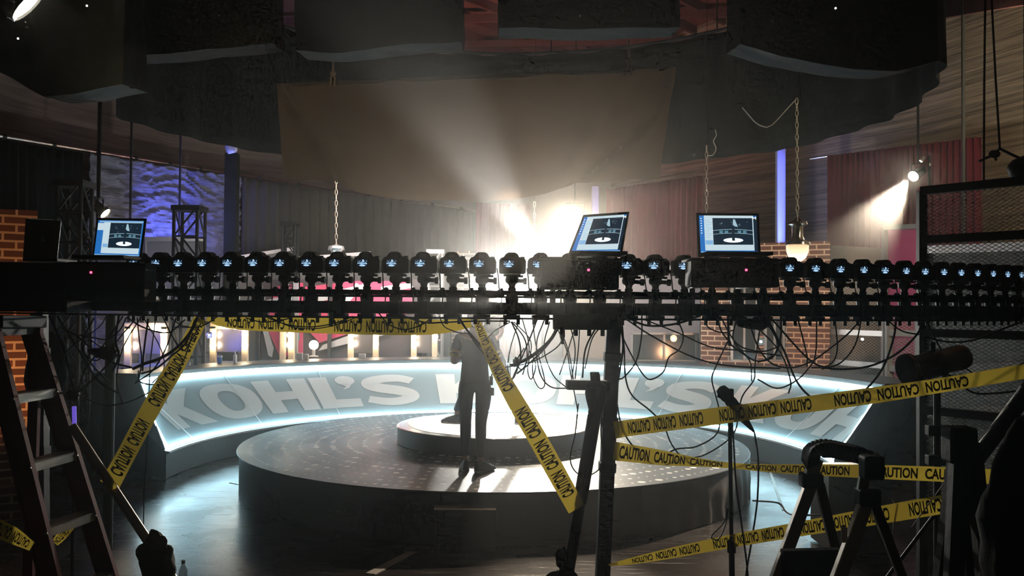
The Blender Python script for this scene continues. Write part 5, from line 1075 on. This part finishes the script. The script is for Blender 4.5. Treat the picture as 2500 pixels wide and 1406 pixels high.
# microphone stand
t = thing('microphone_stand', 'thin black stand carrying a microphone right of the tall post', 'stand', W(1784, 1300, 4.2)); a = W(1781, 975, 4.2); b = tofloor(a, W(1787, 1406, 4.2)); MB().tube([a, a.lerp(b, .4)], .0095, 10).tube([a.lerp(b, .38), b], .0135, 10).build('pole', BLACK, t, smooth=True); MB().tube([a.lerp(b, .37), a.lerp(b, .40)], .02, 10).build('clutch', BLACKP, t)
for q in range(3): an = 2.1 * q + .4; MB().tube([b + Vector((0, 0, .12)), b + Vector((.3 * math.cos(an), .3 * math.sin(an), .01))], .01, 8).build('leg', BLACK, t)
MB().box(a + Vector((0, 0, .02)), (.035, .03, .06)).build('clip', BLACKP, t, bevel=.004)
t = thing('microphone', 'black microphone clamped aslant on the thin stand', 'microphone', W(1790, 1000, 4.17)); a, m_, e_ = W(1757, 945, 4.16), W(1800, 1005, 4.17), W(1842, 1056, 4.18); d = (e_ - a)
MB().lathe([(.006, 0), (.024, .008), (.03, .03), (.03, .055), (.025, .07)], a, 16, d).build('grille', BLACKP, t, smooth=True); MB().lathe([(.025, .07), (.028, .09), (.026, .16), (.018, .2), (.008, .25), (.004, d.length)], a, 16, d).build('body', BLACK, t, smooth=True)
MB().bar(W(1752, 966, 4.15), W(1790, 985, 4.16), .012, .012).box(W(1800, 1000, 4.15), (.05, .03, .05)).build('bracket', BLACKP, t)
cable([(1842, 1056), (1851, 1120), (1849, 1220), (1835, 1320), (1821, 1406), (1815, 1480)], 4.2, .0042, 'black cable falling from the tip of the microphone to the floor'); cable([(1784, 985), (1791, 1080), (1797, 1180), (1812, 1290), (1826, 1406), (1828, 1500)], 4.16, .0042, 'black cable running down along the microphone stand')
cable([(1776, 1240), (1768, 1275), (1744, 1300), (1737, 1313), (1754, 1316), (1770, 1285), (1779, 1240)], 4.2, .003, 'small loop of cable left of the microphone stand'); cable([(1838, 1222, 7.6), (1900, 1228, 7.8), (1920, 1250, 7.7), (1945, 1258, 7.5), (2005, 1256, 7.5)], 7.6, .008, 'cable lying on the shiny floor left of the small ladder')
# small folding ladder right
t = thing('folding_ladder', 'small black and metal folding ladder in the right foreground', 'ladder', W(2040, 1200, 3.1)); DAL = mat('dull_aluminium', (.26, .23, .18), .45, .6, noise_amt=.15)
mb = MB(); pts = smoothpath([W(x, y, 3.2 - .1 * i) for i, (x, y) in enumerate(((1978, 1128), (1984, 1100), (2010, 1094), (2060, 1102), (2112, 1118), (2138, 1150)))], 6)
for i in range(len(pts) - 1): mb.bar(pts[i], pts[i + 1] + (pts[i + 1] - pts[i]) * .15, .05, .042, (0, 1, 0))
mb.build('handle', BLACKP, t, bevel=.003)
def leg(p0, p1, Y0, Y1, wd, m, nm='leg', fl=True):
    a, b = W(*p0, Y0), W(*p1, Y1); MB().bar(a, tofloor(a, b) if fl else b, wd, wd * .7, (0, 1, 0)).build(nm, m, t, bevel=.003)
leg((1992, 1120), (1978, 1165), 3.2, 3.2, .045, DAL, 'upper_leg', False); leg((1980, 1180), (1898, 1406), 3.2, 3.05, .042, DAL); leg((2000, 1180), (2050, 1390), 3.2, 3.4, .034, mat('dark_leg', (.05, .03, .025), .5)); leg((2112, 1150), (2104, 1200), 2.75, 2.75, .03, DAL, 'upper_leg', False)
leg((2116, 1220), (2048, 1406), 2.75, 2.65, .04, DAL); leg((2130, 1220), (2180, 1350), 2.75, 2.95, .03, MATS['dark_leg'])
for x, y, Y, sx, sz in ((1980, 1172, 3.2, .075, .05), (2128, 1140, 2.7, .06, .07), (2118, 1212, 2.75, .065, .055)): MB().box(W(x, y, Y), (sx, .06, sz)).build('hinge_block', BLACKP, t, bevel=.008)
MB().slab([W(1912, 1345, 3.05), W(2052, 1342, 2.7), W(2046, 1420, 2.7), W(1900, 1425, 3.05)], (0, .03, 0)).build('platform', FABB, t); MB().box(W(2061, 1306, 2.68), (.018, .004, .044)).build('hinge_plate', mat('pinkish_plate', (.6, .48, .44), .45), t)
c = W(2100, 1335, 8.1); ta = W(2100, 1152, 8.1); t = thing('road_case', 'black box standing on the floor behind the small ladder', 'case', (c.x, 8.35, 0)); MB().box((c.x, 8.35, ta.z / 2 + .01), (.56, .5, ta.z - .02)).build('box', DKF, t, bevel=.006); MB().box((c.x, 8.35, ta.z - .02), (.575, .515, .02)).build('lid_edge', BLACK, t)
# dark things at the right edge
lump('covered_equipment', 'large black draped shape at the lower right corner', 'covered equipment', 2510, 1380, 2.6, .13, (.9, 1, 2.4), FABB, 4, .5)
t = thing('tripod', 'dark tripod before the yellow tapes at the right', 'tripod', W(2360, 1120, 3.0)); top = W(2342, 1085, 3.0)
for x1, y1, Yb in ((2328, 1406, 2.95), (2372, 1406, 3.1), (2300, 1406, 3.3)): MB().bar(top, tofloor(top, W(x1, y1, Yb)), .05, .04, (0, 1, 0)).build('leg', BLACK, t)
MB().box(top, (.09, .08, .12)).build('head', BLACKP, t, bevel=.01); a = W(2376, 1100, 2.95); MB().bar(a, tofloor(a, W(2405, 1406, 2.9)), .045, .04, (0, 1, 0)).build('brace', BLACK, t); MB().bar(top, a, .05, .05).build('arm', BLACK, t)
t = thing('slanting_pole', 'black pole slanting down to the left in front of the wire cage', 'pole', W(2420, 1060, 3.4)); a = W(2530, 925, 3.3); MB().tube([a, W(2385, 1120, 3.5)], .03, 12).tube([W(2385, 1120, 3.5), tofloor(W(2385, 1120, 3.5), W(2150, 1430, 3.7))], .008, 8).build('tube', BLACK, t, smooth=True)
tag(MB().tube([W(2462, 992, 3.3), W(2340, 1132, 3.35), W(2222, 1292, 3.4)], .0022, 5).build('pale_string', MATS['pale_wire']), 'thin pale cord running along the slanting black pole', 'cord'); tag(MB().tube([W(2110, 1218, 3.6), W(2176, 1218, 3.6), W(2183, 1226, 3.6), W(2180, 1345, 3.6)], .0022, 5).build('pale_string', MATS['pale_wire']), 'short pale cord hanging right of the small ladder', 'cord')
# can light on a stand
t = thing('can_light', 'black metal can light pointing left before the wire cage', 'stage lamp', W(2285, 885, 4.3)); a, b = W(2212, 905, 4.25), W(2362, 868, 4.35); d = b - a; l = d.length; GLB = mat('glossy_black_can', (.16, .15, .13), .24, .85, noise_amt=.5, nscale=14)
MB().lathe([(.074, 0), (.078, .005), (.078, .03), (.062, .04), (.058, .1), (.064, .13), (.064, .2), (.058, .21), (.062, l - .05), (.055, l - .02), (.02, l)], a, 26, d).build('barrel', GLB, t, smooth=True); MB().lathe([(.004, -.001), (.073, -.001)], a, 26, d).build('lens', mat('lens_glass', (.3, .3, .3), .08, .9), t)
MB().lathe([(.079, .004), (.08, .012), (.079, .02)], a, 26, d, cap=False).build('chrome_ring', CHROME, t, smooth=True); m_ = a + d * .5
MB().tube([m_ + Vector((0, -.075, 0)), m_ + Vector((0, -.08, -.12)), m_ + Vector((0, .08, -.12)), m_ + Vector((0, .075, 0))], .01, 8).build('yoke', BLACK, t); MB().tube([m_ + Vector((0, 0, -.12)), Vector((m_.x, m_.y, 0))], .016, 10).build('stand_pole', BLACK, t); MB().tube([m_ + Vector((-.02, 0, .06)), m_ + Vector((-.02, 0, .10))], .012, 8).build('knob', BLACKP, t)
for z in (.32, .46): MB().box(m_ + Vector((.01, 0, -z)), (.12, .05, .05)).build('clamp', BLACKP, t, bevel=.006)
cable([(2300, 905), (2330, 925), (2375, 958), (2430, 960), (2500, 952)], 4.3, .005, 'black cable from the can light to the right edge'); cable([(2352, 895), (2400, 925), (2440, 915), (2500, 885)], 4.3, .0035, 'thin cable looping behind the can light')
# wire cage
CAGE = mat('cage_wire', (.7, .64, .56), .45, .3)
def cage(px0, px1, py0, py1, Y0, Y1, lb, bars_h, bars_v, m=BLACK, pit=.034, wd=.06, r=.0018):
    a, b = W(px0, py0, Y0), W(px1, py0, Y1); zt = a.z; zb_ = max(0.0, W(px0, py1, Y0).z); u = Vector((b.x - a.x, b.y - a.y, 0)); L = u.length; u.normalize(); o0 = Vector((a.x, a.y, 0)); t = thing('wire_cage_panel', lb, 'cage panel', o0 + Vector((0, 0, zb_)), 'expanded metal panels at the right')
    mb = MB(); H = zt - zb_; sl = .55
    for sgn in (1, -1):
        c0 = -H / sl if sgn > 0 else 0; x = c0
        while x < L + (0 if sgn > 0 else H / sl):
            # line: s = x + sgn*(z/sl)
            z_a, z_b = 0, H; s_a, s_b = x, x + sgn * H / sl
            t0, t1 = 0.0, 1.0
            for lo_, hi_ in ((0, L),):
                ds = s_b - s_a; q0, q1 = (lo_ - s_a) / ds, (hi_ - s_a) / ds
                if q0 > q1: q0, q1 = q1, q0
                t0, t1 = max(t0, q0), min(t1, q1)
            if t1 > t0:
                P = lambda q: o0 + u * (s_a + (s_b - s_a) * q) + Vector((0, 0, zb_ + H * q)); mb.tube([P(t0), P(t1)], r, 4)
            x += pit
    mb.build('mesh', CAGE, t, recalc=False)
    for y in bars_h: z = W(px0, y, Y0).z; MB().bar(o0 + Vector((0, 0, z)), o0 + u * L + Vector((0, 0, z)), wd, wd).build('cross_bar', m, t, bevel=.003)
    for x in bars_v: s = (x - px0) / (px1 - px0) * L; MB().bar(o0 + u * s + Vector((0, 0, 0)), o0 + u * s + Vector((0, 0, zt)), wd, wd).build('upright', m, t, bevel=.003)
cage(2250, 2540, 466, 1260, 6.2, 5.6, 'tall dark framed wire cage panel at the right edge', (466, 586, 812, 1000), (2250,), BLACK, .045, .055, .0022)
cage(1996, 2162, 700, 905, 15.0, 13.7, 'pale framed wire mesh panel right of the wide brick flat', (808, 880), (1998, 2160), SILV, .08, .09, .004)
cage(2168, 2246, 770, 960, 13.1, 12.7, 'wire mesh over a red panel left of the dark cage', (812, 898), (2170, 2244), PALE, .08, .09, .004)
flat('red_flat', 'dull red panel behind the wire mesh right of centre', 'flat', 2166, 2252, 700, 13.9, 13.5, mat('dull_red_panel', (.3, .04, .09), .7), None, 700)
flat('set_flat', 'dark grey wall behind the tall wire cage', 'flat', 2256, 2560, 610, 8.2, 6.6, mat('charcoal_flat', (.1, .095, .09), .6, noise_amt=.4, nscale=3), SILV, 600, group=G)
for y in (905, 1010): a, b = W(2262, y, 8.0), W(2540, y - 10, 6.5); tag(MB().bar(a, b, .05, .08).build('pale_rail', PALE), 'pale horizontal board behind the cage, ' + ('upper' if y < 950 else 'lower'), 'board')
# ropes and lamp at the top right
BROPE = mat('dark_rope', (.03, .022, .015), .9)
for pts, lb in ((((2406, -60), (2403, 200), (2402, 440)), 'straight dark rope hanging at the upper right'), (((2418, -60), (2430, 180), (2441, 362)), 'second dark rope ending in a knot at the upper right')): tag(MB().tube([W(x, y, 6.3) for x, y in pts], .008, 6).build('dark_rope', BROPE, smooth=True), lb, 'rope')
t = thing('rope_sling', 'dark knotted rope sling below the second rope', 'rope', W(2441, 365, 6.3)); MB().tube([W(x, y, 6.3) for x, y in ((2390, 394), (2425, 378), (2441, 363), (2475, 380), (2520, 398))], .01, 6).build('sling', BROPE, t, smooth=True); MB().sphere(W(2428, 376, 6.28), .035, (1.2, .8, .8), 10, 8).tube([W(2428, 376, 6.28), W(2432, 392, 6.28)], .01, 6).build('knot', BROPE, t, smooth=True)
c = W(2505, 412, 6.2); t = thing('stage_lamp', 'dark lamp head cut off by the right edge below the rope sling', 'stage lamp', c); MB().lathe([(.02, 0), (.06, .03), (.1, .1), (.11, .2)], W(2462, 408, 6.2), 20, (1, 0, -.15)).build('barrel', BLACK, t, smooth=True); MB().tube([c, Vector((c.x, c.y, 8.8))], .015, 6).build('pipe', BLACK, t)
t = thing('lamp_clamp', 'shiny clamp hardware beside the right spotlight', 'clamp', W(2255, 395, 12.9)); MB().box(W(2252, 388, 12.9), (.05, .05, .08), Euler((0, .6, 0))).box(W(2270, 402, 12.9), (.03, .04, .05)).build('jaw', CHROME, t, bevel=.005); MB().tube([W(2268, 380, 12.9), W(2270, 470, 12.9)], .02, 8).build('rod', BLACK, t)
tag(MB().tube([W(271, 770, 6.4), Vector((W(271, 770, 6.4).x, 6.4, 0))], .035, 10).build('olive_pole', mat('olive_paint', (.06, .06, .03), .6)), 'upright olive pole behind the hanging cables at the left', 'pole')
t = thing('purple_lit_tube', 'short vertical tube above the leaning pole, its purple lighting painted as glow', 'light tube', W(182, 1020, 6.0)); MB().tube([W(181, 992, 6.0), W(182, 1042, 6.0)], .014, 10).build('tube', mat('purple_glow', (.25, .15, .8), .4, emit=.5, ecol=(.25, .15, 1)), t); MB().tube([W(182, 1042, 6.0), Vector((W(182, 1042, 6).x, 6, 0))], .012, 8).build('stem', BLACK, t)  # purple light falling on the tube is put into its colour and emission
t = thing('dark_stand', 'dark padded stand behind the left ladder before the orange brick', 'stand', W(110, 900, 6.0)); a = W(112, 900, 6.0); mb = MB().sphere(a, .16, (.8, .7, 1.9), 20, 14); mb.v = [v + (v - a) * .4 * noise.noise(v * 5) for v in mb.v]; mb.build('padding', FABB, t, smooth=True); MB().tube([a, Vector((a.x, 6.0, 0))], .03, 8).build('pole', BLACK, t)

# ------------------------------------------------------------------ haze filling the studio
hz = MB().box((0, 10.3, 4.38), (19.0, 25.6, 8.7)); hm = bpy.data.materials.new('studio_haze'); hm.use_nodes = True; nt = hm.node_tree
nt.nodes.remove(nt.nodes['Principled BSDF']); vs = nt.nodes.new('ShaderNodeVolumeScatter'); vs.inputs['Density'].default_value = 0.0055; vs.inputs['Anisotropy'].default_value = 0.89
vs.inputs['Color'].default_value = (1, 0.98, 0.95, 1); nt.links.new(vs.outputs[0], nt.nodes['Material Output'].inputs['Volume'])
o = hz.build('haze', hm); tag(o, 'thin smoky haze filling the whole studio', 'haze', kind='stuff')

def puff(c, r_, scl, dens, g, lb):  # added pockets of denser smoke, imitate lens bloom and bright lamp cones
    pf = MB().sphere(c, r_, scl, 24, 16); pm = bpy.data.materials.new('added_smoke'); pm.use_nodes = True; nt = pm.node_tree
    nt.nodes.remove(nt.nodes['Principled BSDF']); vs = nt.nodes.new('ShaderNodeVolumeScatter'); vs.inputs['Anisotropy'].default_value = g
    tc = nt.nodes.new('ShaderNodeTexCoord'); mp = nt.nodes.new('ShaderNodeMapping'); mp.inputs['Location'].default_value = (-1, -1, -1); mp.inputs['Scale'].default_value = (2, 2, 2)
    gr = nt.nodes.new('ShaderNodeTexGradient'); gr.gradient_type = 'QUADRATIC_SPHERE'; mu = nt.nodes.new('ShaderNodeMath'); mu.operation = 'MULTIPLY'; mu.inputs[1].default_value = dens
    nt.links.new(tc.outputs['Generated'], mp.inputs[0]); nt.links.new(mp.outputs[0], gr.inputs[0]); nt.links.new(gr.outputs['Fac'], mu.inputs[0]); nt.links.new(mu.outputs[0], vs.inputs['Density'])
    nt.links.new(vs.outputs[0], nt.nodes['Material Output'].inputs['Volume'])
    o = pf.build('smoke', pm, smooth=True); tag(o, lb, 'smoke', kind='stuff')
puff(MAINL + Vector((0.1, -0.7, 0.25)), 2.3, (1.15, 1.0, 1.0), 0.22, 0.45, 'smoke pocket added to imitate lens bloom around the low central lamp')
puff(W(2205, 452, 12.95), 2.6, (1.1, 0.7, 0.9), 0.22, 0.4, 'smoke pocket added to show the right spotlight cone before the wide red curtain')
puff(W(1340, 600, 18.9), 1.5, (0.9, 0.6, 1.0), 0.3, 0.45, 'smoke pocket added to show the high warm lamp cone left of the middle laptop')
